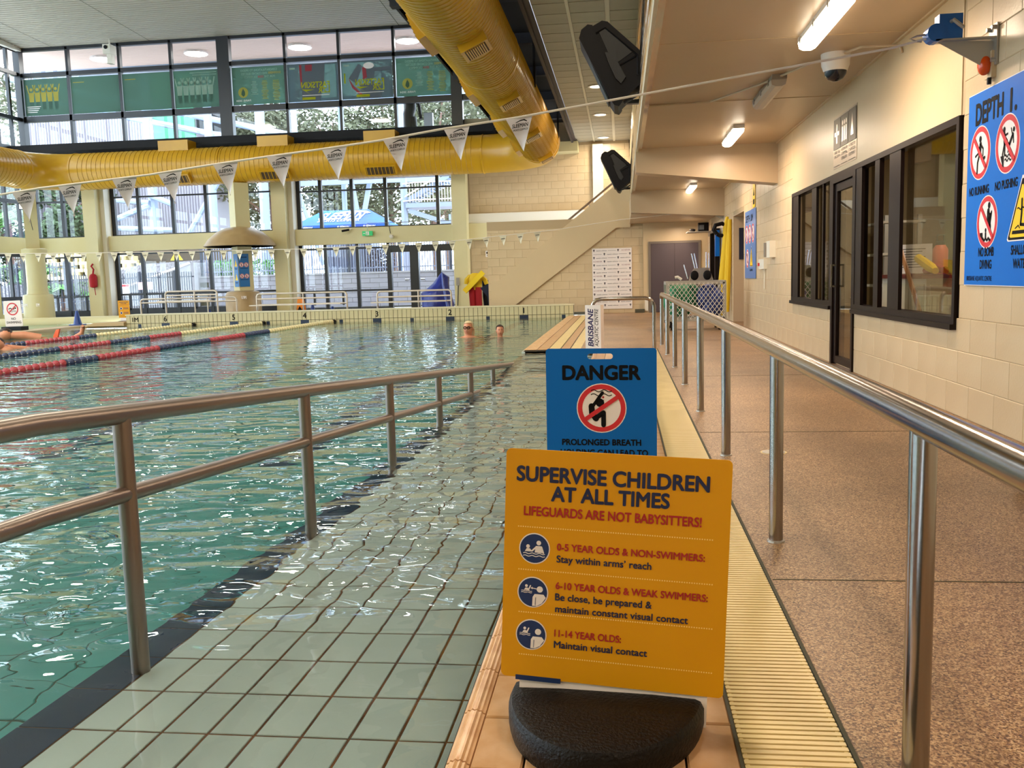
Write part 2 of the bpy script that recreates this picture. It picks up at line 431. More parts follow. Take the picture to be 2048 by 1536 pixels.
class Draw:
    def __init__(s, M): s.M = M; s.L = {}
    def g(s, m, part): return s.L.setdefault((m.name, part), (m, MB()))[1]
    def poly(s, m, pts, z=1, part='lettering'):
        s.g(m, part).add([(x, y, z * 0.0006) for x, y in pts], [tuple(range(len(pts)))], s.M); return s
    def rect(s, m, x0, y0, x1, y1, z=1, part='lettering'):
        return s.poly(m, [(x0, y0), (x1, y0), (x1, y1), (x0, y1)], z, part)
    def disc(s, m, c, r, z=1, part='pictogram', n=32, ry=None):
        return s.poly(m, [(c[0] + r * cos(2 * pi * i / n), c[1] + (ry or r) * sin(2 * pi * i / n)) for i in range(n)], z, part)
    def ring(s, m, c, r0, r1, z=2, part='pictogram', n=40):
        vs = [(c[0] + r * cos(2 * pi * i / n), c[1] + r * sin(2 * pi * i / n), z * 0.0006) for r in (r0, r1) for i in range(n)]
        s.g(m, part).add(vs, [(i, (i + 1) % n, n + (i + 1) % n, n + i) for i in range(n)], s.M); return s
    def line(s, m, pts, w, z=3, part='pictogram', round_=True):
        for a, b in zip(pts, pts[1:]):
            dx, dy = b[0] - a[0], b[1] - a[1]; l = math.hypot(dx, dy) or 1; nx, ny = -dy / l * w / 2, dx / l * w / 2
            s.poly(m, [(a[0] + nx, a[1] + ny), (a[0] - nx, a[1] - ny), (b[0] - nx, b[1] - ny), (b[0] + nx, b[1] + ny)], z, part)
        if round_:
            for i, p in enumerate(pts): s.disc(m, p, w / 2, z + 0.05, part, 10)
        return s
    def wave(s, m, x0, x1, y, amp, n, w, z=3, part='pictogram'):
        k = n * 6
        return s.line(m, [(x0 + (x1 - x0) * i / k, y + amp * sin(2 * pi * n * i / k)) for i in range(k + 1)], w, z, part, False)
    def text(s, m, t, x, y, cap, bold=0.012, width=None, align='l', z=2, mirror=False, part='lettering', slant=0, rot=0):
        vs, fs = glyphs(t, bold)
        if not vs: return s
        x0 = min(v[0] for v in vs); x1 = max(v[0] for v in vs)
        sy = cap / 0.70; sx = (width / (x1 - x0)) if width else sy
        w = (x1 - x0) * sx
        ox = {'l': 0, 'c': -w / 2, 'r': -w}[align]
        out = []
        for v in vs:
            a = ox + (v[0] - x0) * sx; b = v[1] * sy
            if mirror: a = (2 * ox + w) - a
            a += slant * b
            if rot: a, b = a * cos(rot) - b * sin(rot), a * sin(rot) + b * cos(rot)
            out.append((x + a, y + b, z * 0.0006 + v[2]))
        s.g(m, part).add(out, fs, s.M); return s
    def prohibit(s, c, r, red=None, bg=None, tilt=radians(-45), z=1):
        red = red or sign_red; bg = bg or sign_white
        s.disc(bg, c, r, z); s.ring(red, c, r * 0.77, r * 0.96, z + 1)
        s.slash = (c, r, tilt, red); return s
    def bar(s, z=6):
        c, r, t, red = s.slash
        s.line(red, [(c[0] - r * .85 * cos(t), c[1] - r * .85 * sin(t)), (c[0] + r * .85 * cos(t), c[1] + r * .85 * sin(t))], r * 0.17, z, 'pictogram', False)
        return s
    def build(s, parent, local=False):
        for (mn, part), (m, mb) in s.L.items():
            me = bpy.data.meshes.new(part); me.from_pydata(mb.v, [], mb.f); me.materials.append(m)
            obj(part, me, m, parent, local=local)
def frame(o, right, up):
    r = Vector(right).normalized(); u = Vector(up).normalized(); n = r.cross(u)
    return Matrix(((r.x, u.x, n.x, o[0]), (r.y, u.y, n.y, o[1]), (r.z, u.z, n.z, o[2]), (0, 0, 0, 1)))
def stick(d, m, segs, w, head=None, hr=0, z=3):
    for sg in segs: d.line(m, sg, w, z)
    if head: d.disc(m, head, hr, z)
# ============================================================ floor: deck, coping, grating, pool basin
WZ = -0.035
floor = struct('floor')
obj('deck_slab', MB().box(0.494, 2.36, -6, 12.98, -0.4, 0).box(-0.60, 2.36, 12.98, 25.5, -0.4, 0).box(2.36, 3.4, 17.9, 19.85, -.4, 0), aggregate, floor)
j = MB()
for y in (3.1, 6.05, 9.4, 14.4, 18.2): j.box(0.5, 2.33, y, y + .006, -0.01, 0.0015)
obj('expansion_joint', j, dark_grout, floor)
obj('tile_bed', MB().box(-0.40, 0.245, -6, 13.1, -0.3, -0.012).box(-1.40, -0.6, 13.1, 24.6, -0.3, -0.012), cop_grout, floor)
obj('ramp_side_wall', MB().box(-0.40, -0.385, -6, 13.1, -1.3, -0.02).box(-1.45, -1.43, 13.1, 24.6, -1.3, -0.02).box(-1.43, -0.385, 13.1, 13.12, -1.3, -0.02), pool_tile, floor)

def slabmesh(name, sx, sy, sz, m, ch=0.004):
    # a tile or block seen from +Z: chamfered top, origin at its centre top
    b = MB(); x, y = sx / 2, sy / 2
    vs = [(-x, -y, -sz), (x, -y, -sz), (x, y, -sz), (-x, y, -sz), (-x, -y, -ch), (x, -y, -ch), (x, y, -ch), (-x, y, -ch),
          (-x + ch, -y + ch, 0), (x - ch, -y + ch, 0), (x - ch, y - ch, 0), (-x + ch, y - ch, 0)]
    fs = [(0, 1, 5, 4), (1, 2, 6, 5), (2, 3, 7, 6), (3, 0, 4, 7), (4, 5, 9, 8), (5, 6, 10, 9), (6, 7, 11, 10), (7, 4, 8, 11), (8, 9, 10, 11)]
    me = bpy.data.meshes.new(name); me.from_pydata(vs, [], fs); me.materials.append(m); return me
def slabs(mb, sx, sy, sz, c, ch=0.004, M=None):
    x, y = sx / 2, sy / 2
    vs = [(-x, -y, -ch), (x, -y, -ch), (x, y, -ch), (-x, y, -ch), (-x + ch, -y + ch, 0), (x - ch, -y + ch, 0), (x - ch, y - ch, 0), (-x + ch, y - ch, 0)]
    vs = [(a + c[0], b + c[1], d + c[2]) for a, b, d in vs]
    return mb.add(vs, [(0, 1, 5, 4), (1, 2, 6, 5), (2, 3, 7, 6), (3, 0, 4, 7), (4, 5, 6, 7)], M)

PT = 0.234
# ribbed nosing tiles along the ramp, then a row of plain coping tiles
def nosing(name):
    b = MB(); n = 8; L = PT - 0.006
    prof = []
    for i in range(n * 2 + 1):
        a = pi * (0.02 + 0.96 * i / (n * 2)); r = 0.030 + (0.0028 if i % 2 else -0.0012)
        prof.append((-cos(a) * (0.030 + (r - .03) * .6), sin(a) * r * 0.9 - 0.022))
    prof += [(0.030, -0.06), (-0.030, -0.06)]
    b.prism(prof, -L / 2, L / 2, 'Y')
    return b.mesh(name, cop_rib)
nm = nosing('ribbed_tile')
copies(nm, 'ribbed_tile', floor, [(-0.369, 1.854 + PT * (k - .5), 0.001) for k in range(-3, 48)])
nm2 = nm.copy()
obj('coping_tiles_far', (lambda b: [slabs(b, .19, PT - .008, .01, (-1.335, 13.2 + PT * (k + .5), 0)) for k in range(48)] and b)(MB()), cop_rib, floor, kind='stuff')
tm = slabmesh('coping_tile', 0.112, PT - 0.006, 0.02, cop_tile)
copies(tm, 'coping_tile', floor, [(x, 1.95 + PT * k, 0) for k in range(-3, 48) for x in (-0.284, -0.167, -0.050, 0.067, 0.184)])
tf = MB()
for k in range(48):
    slabs(tf, .155, PT - .006, .01, (-1.155, 13.2 + PT * (k + .5), 0)); slabs(tf, .125, PT - .006, .01, (-0.825, 13.2 + PT * (k + .5), 0))
obj('far_tile_band', tf, cop_tile, floor, kind='stuff')

# drain grating: bars across a dark channel
obj('drain_channel', MB().box(0.243, 0.500, -6, 13.1, -0.08, -0.014).box(-1.07, -0.90, 13.1, 24.5, -.08, -.014).box(-0.6, 0.5, 12.93, 13.06, -.08, -.008), grate_dark, floor)
obj('grating_edge', MB().box(0.485, 0.494, -6, 13.0, -0.05, 0.003).box(0.240, 0.247, -6, 13.0, -.05, .001), dark_grout, floor)
bar = MB(); bar.box(0.249, 0.482, -0.0075, 0.0075, -0.03, 0)
for q in (0.256, 0.475): bar.box(q - .004, q + .004, -0.0115, 0.0115, -0.03, -0.002)
bmesh_bar = bar.mesh('grating_slat', grate_y)
copies(bmesh_bar, 'grating_slat', floor, [(0, 1.70 + 0.0225 * k, 0) for k in range(240)])
gb = MB()
for k in range(240, 500): gb.box(0.249, 0.482, 1.70 + .0225 * k - .0075, 1.70 + .0225 * k + .0075, -.03, 0)
for k in range(48): gb.box(-0.58 + .022 * k, -0.57 + .022 * k, 12.93, 13.06, -.03, 0)
for k in range(200): gb.box(-1.065, -0.905, 13.12 + .057 * k, 13.12 + .057 * k + .047, -.03, 0)
for k in range(200): gb.box(-0.745, -0.60, 13.12 + .057 * k, 13.12 + .057 * k + .047, -.03, 0)
obj('far_grating', gb, grate_y, floor, kind='stuff')

# wheelchair ramp running down into the water
def rz(y): return -0.085 - 0.0822 * (y - 2.38)
SL = math.atan(0.0822)
pool = struct('pool_floor')
rm = MB(); rm.add([(-1.53, -6, rz(-6) - .006), (-.39, -6, rz(-6) - .006), (-.39, 13.1, rz(13.1) - .006), (-1.53, 13.1, rz(13.1) - .006)], [(0, 1, 2, 3)])
obj('ramp_bed', rm, rust_grout, pool)
TX, TY = 0.1195, 0.234
tm = slabmesh('ramp_tile', TX - 0.0078, TY - 0.0078, 0.02, pool_tile, 0.002)
cnt = 0; far = MB()
for k in range(-1, 49):
    for i in range(9):
        x = -1.385 + TX * (i + .5); x1 = x + TX / 2
        if x1 > -0.37: continue
        y = 1.79 + TY * (k + .5)
        if cnt < 290:
            o = copies(tm, 'ramp_tile', pool, [(x, y, rz(y))])[0]; o.rotation_euler = (-SL, 0, 0); cnt += 1
        else:
            slabs(far, TX - .0078, TY - .0078, .02, (0, 0, 0), .002, Matrix.Translation((x, y, rz(y))) @ Matrix.Rotation(-SL, 4, 'X'))
for k in range(-1, 49):
    y = 1.79 + TY * (k + .5)
    slabs(far, .036, TY - .0065, .02, (0, 0, 0), .002, Matrix.Translation((-0.409, y, rz(y))) @ Matrix.Rotation(-SL, 4, 'X'))
obj('far_ramp_tiles', far, pool_tile, pool, kind='stuff')
edge = MB()
for k in range(-1, 49):
    y = 1.79 + TY * (k + .5)
    slabs(edge, .145, TY - .003, .02, (0, 0, 0), .002, Matrix.Translation((-1.459, y, rz(y) + .001)) @ Matrix.Rotation(-SL, 4, 'X'))
obj('navy_ramp_edge', edge, navy_tile, pool, kind='stuff')
obj('ramp_face', MB().prism([(-6, rz(-6) - .008), (13.1, rz(13.1) - .008), (13.1, -1.35), (-6, -1.35)], -1.532, -1.50, 'X'), deep_tile, pool)
# basin
obj('basin_bed', MB().box(-15.5, -1.38, -6, 24.6, -1.35, -1.205), deep_grout, pool)
obj('basin_side', MB().box(-15.5, -15.3, -6, 24.6, -1.3, -0.03), pool_tile, pool)
dm = slabmesh('basin_tile', PT - .007, PT - .007, 0.02, deep_tile, 0.003)
copies(dm, 'basin_tile', pool, [(-1.66 - PT * i, 1.4 + PT * k, -1.2) for i in range(13) for k in range(20)])
bt = MB()
for i in range(57):
    for k in range(-6, 98):
        if i < 13 and 0 <= k < 20: continue
        y = 1.4 + PT * k
        if y > 24.5: continue
        slabs(bt, PT - .007, PT - .007, .02, (-1.66 - PT * i, y, -1.2), .003)
obj('far_basin_tiles', bt, deep_tile, pool, kind='stuff')
ln = MB()
for x in (-2.62, -4.64, -6.68, -8.74, -10.8, -12.82): ln.box(x - .12, x + .12, 6.5, 23.5, -1.205, -1.196)
obj('lane_marking', ln, navy_tile, pool)
wt = MB(); wt.add([(-15.3, -6, WZ), (-.37, -6, WZ), (-.37, 13.1, WZ), (-1.43, 13.1, WZ), (-1.43, 24.5, WZ), (-15.3, 24.5, WZ)], [(0, 1, 2, 3, 4, 5)])
sobj('pool_water', wt, water_m)

# raised tiled end wall with lane numbers
endw = struct('wall_pool_end')
EY = 24.5
obj('wall_core', MB().box(-14.0, -1.30, EY, EY + .55, -1.3, 0.275), dark_grout, endw)
obj('wall_cap', MB().box(-14.02, -1.28, EY - .012, EY + .57, 0.275, 0.305), mat('wall_cap_paint', '#d8cfae', 0.4), endw)
vt = MB()
def vtile(w, h):
    x, z = w / 2, h / 2
    vs = [(-x, 0, -z), (x, 0, -z), (x, 0, z), (-x, 0, z), (-x + .004, -.008, -z + .004), (x - .004, -.008, -z + .004), (x - .004, -.008, z - .004), (-x + .004, -.008, z - .004)]
    me = bpy.data.meshes.new('wall_tile'); me.from_pydata(vs, [], [(0, 1, 5, 4), (1, 2, 6, 5), (2, 3, 7, 6), (3, 0, 4, 7), (4, 5, 6, 7)]); me.materials.append(wall_tile); return me
vm = vtile(.115, .222); vl = vtile(.115, .11)
copies(vm, 'wall_tile', endw, [(-13.94 + .1235 * k, EY, 0.16) for k in range(103)])
copies(vl, 'wall_tile', endw, [(-13.94 + .1235 * k, EY, -0.015) for k in range(103)])
d = Draw(frame((0, EY - .010, 0), (1, 0, 0), (0, 0, 1)))
for n, x in enumerate((-2.62, -4.64, -6.68, -8.74, -10.8, -12.82)):
    d.text(ink, str(n + 1), x, .095, .145, .02, align='c')
    d.rect(navy_tile, x - .12, -.075, x + .12, .04, 1, 'lane_mark')
d.text(ink, '1M', -13.72, .10, .12, .02, align='c')
for x in (-1.55, -3.6, -5.7, -7.7, -9.8, -13.6): d.rect(navy_tile, x - .05, -.06, x + .05, .03, 1, 'lane_mark')
d.build(endw)

# far-left corner: ledge, leisure pool and curved kerb
led = struct('floor_leisure_side')
obj('pool_edge', MB().box(-16.0, -15.28, -6, 24.6, -1.3, 0.02).box(-16.0, -14.0, 24.5, 25.3, -.5, 0.02), mat('ledge_paint', '#c3a77c', 0.4), led)
obj('leisure_basin', MB().box(-20.2, -16.0, -6, 27.3, -.7, -.5), deep_tile, led)
w2 = MB().add([(-20.2, -6, -.02), (-16.0, -6, -.02), (-16, 25.3, -.02), (-15.3, 27.3, -.02), (-20.2, 27.3, -.02)], [(0, 1, 2, 3, 4)])
obj('leisure_water', w2, water_m, led)
kb = MB().tube([(-20.2, 26.6, .0), (-18.8, 26.9, .0), (-17, 27.3, .0), (-15.2, 27.4, .0), (-14.2, 26.6, .0), (-13.8, 25.6, 0)], .20, 12)
obj('curved_kerb', kb, hall_cream, led, smooth=True)
obj('corner_plinth', MB().prism([(-15.2, 0), (-14.9, .10), (-14.0, .10), (-14.0, 0)], 24.35, 25.0, 'Y'), mat('ledge_paint', '#c3a77c', .4), led)
obj('concourse', MB().box(-20.4, -0.6, 27.3, 30.2, -.3, 0).box(-14, -1.3, 25.0, 27.4, -.3, 0.0).box(-15.3, -14, 25.3, 27.4, -.3, 0), mat('concourse_paint', '#8d8272', .6), led)

# ============================================================ right-hand wall (blockwork, openings)
XR = 2.33
CH = 1.05 / 4.6
wr = struct('wall_right')
HEAD = 2.07
OPEN = [(6.73, 12.92, 0.0, 9.9), (17.98, 19.72, 0, 2.21)]  # rough
def core(y0, y1, z0, z1): return (y0, y1, z0, z1)
cb = MB()
for y0, y1, z0, z1 in ((-6, 6.70, 0, 3.2), (6.70, 9.58, 0, .66), (10.57, 13.0, 0, .66), (6.70, 13.0, HEAD, 3.2), (13.0, 18.0, 0, 3.2), (18.0, 19.75, 2.21, 3.2), (19.75, 25.6, 0, 3.2)):
    cb.box(XR + .004, XR + .2, y0, y1, z0, z1)
obj('wall_core', cb, mortar, wr)
obj('render_panel', MB().box(XR - .004, XR + .01, 6.74, 13.0, HEAD, 2.94), smooth_cream, wr)
def blockmesh(name, L, h, m):
    y, z, c = L / 2, h / 2, .004
    vs = [(.004, -y, -z), (.004, y, -z), (.004, y, z), (.004, -y, z), (0, -y + c, -z + c), (0, y - c, -z + c), (0, y - c, z - c), (0, -y + c, z - c)]
    me = bpy.data.meshes.new(name); me.from_pydata(vs, [], [(0, 4, 5, 1), (1, 5, 6, 2), (2, 6, 7, 3), (3, 7, 4, 0), (4, 7, 6, 5)]); me.materials.append(m); return me
BL = 0.43
cache = {}
def wall_blocks(parent, ymin, ymax, zmax, holes, place, limit, stuffname, m=cream, L=BL, off=0.1):
    st = MB(); n = 0; rows = []
    for c in range(int(zmax / CH) + 1):
        z0, z1 = c * CH, min((c + 1) * CH, zmax)
        if z1 - z0 < .05: continue
        y = ymin - (L / 2 if c % 2 else 0) - off
        while y < ymax:
            segs = [(max(y, ymin), min(y + L, ymax))]
            for hy0, hy1, hz0, hz1 in holes:
                if (z0 + z1) / 2 > hz0 and (z0 + z1) / 2 < hz1:
                    ns = []
                    for a, b in segs:
                        if hy1 <= a or hy0 >= b: ns.append((a, b)); continue
                        if a < hy0: ns.append((a, hy0))
                        if b > hy1: ns.append((hy1, b))
                    segs = ns
            for a, b in segs:
                if b - a > .03: rows.append(((a + b) / 2, b - a, (z0 + z1) / 2, z1 - z0))
            y += L
    rows.sort(key=lambda r: r[0] if place == 'X' else 0)
    for yc, w, zc, h in rows:
        vis = (yc > 4.9) if place == 'X' else True
        if vis and n < limit:
            k = (round(w, 3), round(h, 3), m.name)
            if k not in cache: cache[k] = blockmesh('block', w - .003, h - .003, m)
            o = bpy.data.objects.new('block', cache[k]); link(o); o.parent = parent
            if place == 'X': o.location = (XR, yc, zc)
            else: o.location = (yc, place, zc); o.rotation_euler = (0, 0, pi / 2)
            n += 1
        else:
            k = (w - .003) / 2, (h - .003) / 2; c = .004
            vs = [(.006, -k[0], -k[1]), (.006, k[0], -k[1]), (.006, k[0], k[1]), (.006, -k[0], k[1]), (0, -k[0] + c, -k[1] + c), (0, k[0] - c, -k[1] + c), (0, k[0] - c, k[1] - c), (0, -k[0] + c, k[1] - c)]
            M = Matrix.Translation((XR, yc, zc)) if place == 'X' else Matrix.Translation((yc, place, zc)) @ Matrix.Rotation(pi / 2, 4, 'Z')
            st.add(vs, [(0, 4, 5, 1), (1, 5, 6, 2), (2, 6, 7, 3), (3, 7, 4, 0), (4, 7, 6, 5)], M)
    if st.v: obj(stuffname, st, m, parent, kind='stuff')
wall_blocks(wr, -5.9, 25.4, 2.94, [(6.70, 9.58, .66, 9), (9.58, 10.57, 0, 9), (10.57, 13.0, .66, 9), (18.0, 19.75, 0, 2.21)], 'X', 295, 'far_blocks')
# reveal of the recessed doorway further down
rc = struct('door_3')
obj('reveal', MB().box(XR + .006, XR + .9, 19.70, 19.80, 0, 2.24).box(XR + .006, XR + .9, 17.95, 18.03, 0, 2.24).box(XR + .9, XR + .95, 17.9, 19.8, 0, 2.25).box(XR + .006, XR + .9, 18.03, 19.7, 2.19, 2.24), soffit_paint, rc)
obj('notice_board', MB().box(XR + .12, XR + .5, 19.67, 19.70, 1.3, 1.95), navy_cloth, rc)

# brown framed windows and the door between them
def yframe(parent, y0, y1, z0, z1, w=.05, dep=.10, xo=0.0, name='window_frame'):
    m = MB(); a, b = XR - .02 + xo, XR - .02 + dep + xo
    m.box(a, b, y0, y0 + w, z0, z1).box(a, b, y1 - w, y1, z0, z1).box(a, b, y0 + w, y1 - w, z0, z0 + w).box(a, b, y0 + w, y1 - w, z1 - w, z1)
    return obj(name, m, brown_frame, parent)
w1 = struct('window_1'); w2_ = struct('window_2'); dr = struct('door_1')
yframe(w1, 6.73, 9.58, .64, HEAD)
yframe(w2_, 10.57, 12.95, .64, HEAD)
def mul(parent, y0, y1, z0=.69, z1=HEAD - .05, dep=.12): obj('mullion', MB().box(XR - .015, XR - .015 + dep, y0, y1, z0, z1), brown_frame, parent)
mul(w1, 8.06, 8.38, dep=.03); mul(w1, 8.69, 8.84, dep=.04); mul(w1, 9.30, 9.53, dep=.03)
mul(w2_, 10.60, 10.68, dep=.03); mul(w2_, 11.0, 11.04, dep=.03); mul(w2_, 11.38, 11.64, dep=.03); mul(w2_, 12.50, 12.90, dep=.03)
def yglass(parent, y0, y1, z0=.69, z1=HEAD - .05, x=.06, name='pane'): obj(name, MB().box(XR + x, XR + x + .008, y0, y1, z0, z1), oglass, parent)
yglass(w1, 6.78, 8.06, x=.04); yglass(w1, 8.86, 9.25, x=.06)
yglass(w2_, 10.68, 11.0, x=.03); yglass(w2_, 11.04, 11.38, x=.03); yglass(w2_, 11.64, 12.5, x=.03)
obj('sill', MB().box(XR - .045, XR + .1, 6.73, 9.58, .60, .64), brown_frame, w1)
obj('sill', MB().box(XR - .045, XR + .1, 10.57, 12.95, .60, .64), brown_frame, w2_)
obj('door_frame', MB().box(XR - .02, XR + .12, 9.58, 9.64, 0, HEAD).box(XR - .02, XR + .12, 10.49, 10.57, 0, HEAD).box(XR - .02, XR + .12, 9.64, 10.49, HEAD - .10, HEAD), brown_frame, dr)
obj('door_leaf', MB().box(XR + .0, XR + .06, 9.66, 9.72, 0.02, 1.96).box(XR, XR + .06, 10.38, 10.49, .02, 1.96).box(XR, XR + .06, 9.72, 10.38, .02, .10).box(XR, XR + .06, 9.72, 10.38, 1.88, 1.96), brown_frame, dr)
yglass(dr, 9.72, 10.38, .10, 1.88, x=.02)
obj('door_handle', MB().box(XR - .05, XR - .035, 10.41, 10.43, .85, 1.1).box(XR - .04, XR, 10.41, 10.43, .85, .87).box(XR - .04, XR, 10.41, 10.43, 1.08, 1.1), steel, dr)
# office behind the glass
rm_ = struct('wall_office')
obj('wall_shell', MB().box(5.2, 5.3, 4.6, 13.6, 0, 2.9).box(2.55, 5.3, 13.5, 13.6, 0, 2.9).box(2.55, 5.3, 4.5, 4.6, 0, 2.9).box(2.4, 5.3, 4.5, 13.6, -.02, 0.0).box(2.5, 5.3, 4.5, 13.6, 2.75, 2.8), room_wall, rm_)
t = thing('office_desk', 'pale desk unit with dark red top behind the big office window', 'desk', (3.6, 10.9, 0))
obj('cabinet', MB().box(3.2, 3.9, 10.15, 11.8, 0, .92), white_pl, t); obj('desk_top', MB().box(3.12, 4.0, 10.05, 11.9, .92, .96), mat('red_desk_top', '#6e2a25', .5), t)
for k in range(3): obj('drawer_front', MB().box(3.19, 3.2, 10.2 + .52 * k, 10.68 + .52 * k, .06, .86).box(3.24 + .21 * k, 3.41 + .21 * k, 10.14, 10.15, .06, .86), pale_paint, t)
t = thing('paper_notice', 'white printed notice standing behind the big office window', 'notice', (3.3, 11.2, .97))
dM = frame((3.25, 11.45, .97), (.45, -.5, 0), (0, 0, 1))
obj('sheet', MB().box(0, .46, 0, .34, -.004, 0, dM), sign_white, t)
dd = Draw(dM)
for k in range(8): dd.rect(ink, .04, .28 - .03 * k, .38 - .04 * (k % 3), .288 - .03 * k, 1, 'print_line')
dd.build(t)
t = thing('rescue_tube', 'yellow rescue tube lying on the desk behind the office window', 'rescue tube', (3.3, 10.4, .97))
obj('foam_body', MB().tube([(3.3, 10.75, 1.14), (3.3, 10.35, 1.04), (3.28, 10.12, 1.0)], [.05, .055, .035], 10), yellow_foam, t)
obj('strap', MB().tube([(3.42, 10.85, 1.0), (3.42, 10.5, 1.03), (3.4, 10.2, 1.0)], .045, 8), red_cloth, t)
t = thing('drink_bottle', 'coral drink bottle with carry loop on desk behind the window', 'bottle', (3.5, 10.75, .96))
bx_, by_ = 3.52, 10.72
obj('bottle_body', MB().lathe([(.075, 0), (.08, .02), (.08, .27), (.05, .32)], (bx_, by_, .96)), mat('coral', '#d2725a', .4), t, smooth=True)
obj('cap', MB().lathe([(.05, .32), (.05, .36), (.01, .37)], (bx_, by_, .96)).tube([(bx_ - .035, by_, 1.32), (bx_ - .035, by_, 1.39), (bx_ + .035, by_, 1.39), (bx_ + .035, by_, 1.32)], .009, 6), mat('bottle_cap', '#3c4a3c', .4), t)
t = thing('broom_stick', 'wooden pole leaning behind the big office window', 'pole', (2.7, 9.0, 0))
obj('shaft', MB().tube([(2.68, 9.50, 1.42), (2.70, 8.80, .71), (2.72, 8.15, .01)], .022, 8), wood_pole, t)
obj('end_cap', MB().ell((2.68, 9.50, 1.42), (.026, .026, .026), 8, 6), wood_pole, t)
t = thing('pin_board', 'olive pinboard with papers on the office back wall', 'board', (5.18, 14, 1.5))
obj('panel', MB().box(5.15, 5.19, 11.0, 13.4, 1.0, 2.0), mat('olive_board', '#7c7a5c', .7), t)
for k in range(4): obj('paper', MB().box(5.14, 5.15, 11.2 + .55 * k, 11.55 + .55 * k, 1.3, 1.75), sign_white, t)
t = thing('filing_shelf', 'grey metal shelf with papers seen through the open office window', 'shelf', (3.6, 12.6, 0))
obj('upright', MB().box(3.3, 3.35, 12.1, 12.15, 0, 1.7).box(3.3, 3.35, 13.1, 13.15, 0, 1.7).box(3.7, 3.75, 12.1, 12.15, 0, 1.7).box(3.7, 3.75, 13.1, 13.15, 0, 1.7), galv, t)
for z in (.4, .8, 1.2, 1.6): obj('shelf_board', MB().box(3.28, 3.78, 12.08, 13.17, z, z + .03), pale_paint, t)

# ============================================================ end of the corridor, stair, far wall
we = struct('wall_corridor_end')
EX = 25.45
obj('wall_core', MB().box(-3.7, .62, EX + .006, EX + .2, 0, 2.6), mortar, we)
wall_blocks(we, -3.7, .60, 2.36, [], EX, 120, 'far_blocks')
obj('pilaster', MB().box(.60, 2.5, EX - .10, EX + .1, 0, 3.0), smooth_cream, we)
obj('base_strip', MB().box(-1.30, -.60, EX - .5, EX - .04, 0, .06).box(.36, .62, EX - .16, EX - .1, 0, .10), dark_grout, we)
d2 = struct('door_2')
obj('door_frame', MB().box(.74, .80, EX - .14, EX - .10, 0, 1.92).box(2.08, 2.14, EX - .14, EX - .1, 0, 1.92).box(.8, 2.08, EX - .14, EX - .1, 1.86, 1.92), grey_frame, d2)
obj('door_gap_shade', MB().box(.8, 2.08, EX - .105, EX - .1, 0, 1.86), dark_grout, d2)  # dark sheet added behind the leaves, stands in for shade in the gap
for a, b in ((.80, 1.437), (1.443, 2.08)):
    obj('door_leaf', MB().box(a, b, EX - .13, EX - .106, .01, 1.86), grey_door, d2)
st = struct('wall_stair')
obj('stringer', MB().prism([(-3.62, 0), (-3.62, .97), (-3.42, .97), (-.14, 3.46), (.27, 3.80), (.27, 2.33), (-.12, 2.33), (-2.96, .28), (-3.2, 0)], 25.38, 25.5, 'Y'), smooth_cream, st)
obj('stair_flight', MB().prism([(-3.5, .4), (-3.42, .90), (-.14, 3.35), (.27, 3.7), (.27, 2.6), (-.12, 2.35), (-2.9, .3)], 25.5, 26.9, 'Y'), smooth_cream, st)
obj('far_stringer', MB().prism([(-3.62, 0), (-3.62, 1.0), (-3.42, 1.0), (-.14, 3.50), (.27, 3.84), (.27, 2.33), (-3.2, 0)], 26.9, 27.0, 'Y'), smooth_cream, st)
tr = thing('stair_handrail', 'grey handrail following the sloping top of the cream stair wall', 'handrail', (-3.4, 25.6, 1.0))
obj('rail', MB().tube([(-3.45, 25.62, 1.10), (-3.2, 25.62, 1.22), (.1, 25.62, 3.78)], .028, 8), steel_old, tr)
for k in range(5):
    x = -3.1 + .75 * k; z = 1.30 + (x + 3.1) * .775
    obj('bracket', MB().tube([(x, 25.62, z), (x, 25.62, z - .2)], .014, 6), steel_old, tr)

wf = struct('wall_far')
obj('wall_core', MB().box(-5.02, .6, 30.006, 30.3, 0, 6.2), mortar, wf)
wall_blocks(wf, -4.9, .42, 5.22, [(-1.0, .42, 0, 2.0)], 30.0, 250, 'far_blocks', cream)
obj('ring_beam', MB().box(-20.2, .3, 29.62, 30.0, 2.31, 2.83), hall_cream, wf)
obj('pale_band', MB().box(-5.0, -.3, 29.66, 30, 2.83, 3.14), pale_paint, wf)
obj('pale_pier', MB().box(-.86, -.53, 29.8, 30, 3.1, 5.2), pale_paint, wf)
obj('bearing_block', MB().box(-5.45, -4.9, 29.5, 29.7, 2.80, 3.22), pale_paint, wf)
obj('low_bulkhead', MB().box(-5.0, -1.3, 29.3, 30, 4.95, 5.25), hall_cream, wf)
obj('dark_bulkhead', MB().box(-20.3, -4.0, 29.98, 30.2, 4.75, 5.9).box(-20.3, -3.9, 28.9, 30, 5.62, 5.86), dark_void, wf)
for i, x in enumerate((-17.72, -11.12, -5.12)):
    obj('column', MB().box(x - .23, x + .23, 29.2, 29.66, 0, 4.9), hall_cream, wf)
    if x > -6: continue
    obj('column_liner', MB().box(x + .23, x + .38, 29.5, 29.95, 0, 4.9), pale_paint, wf)

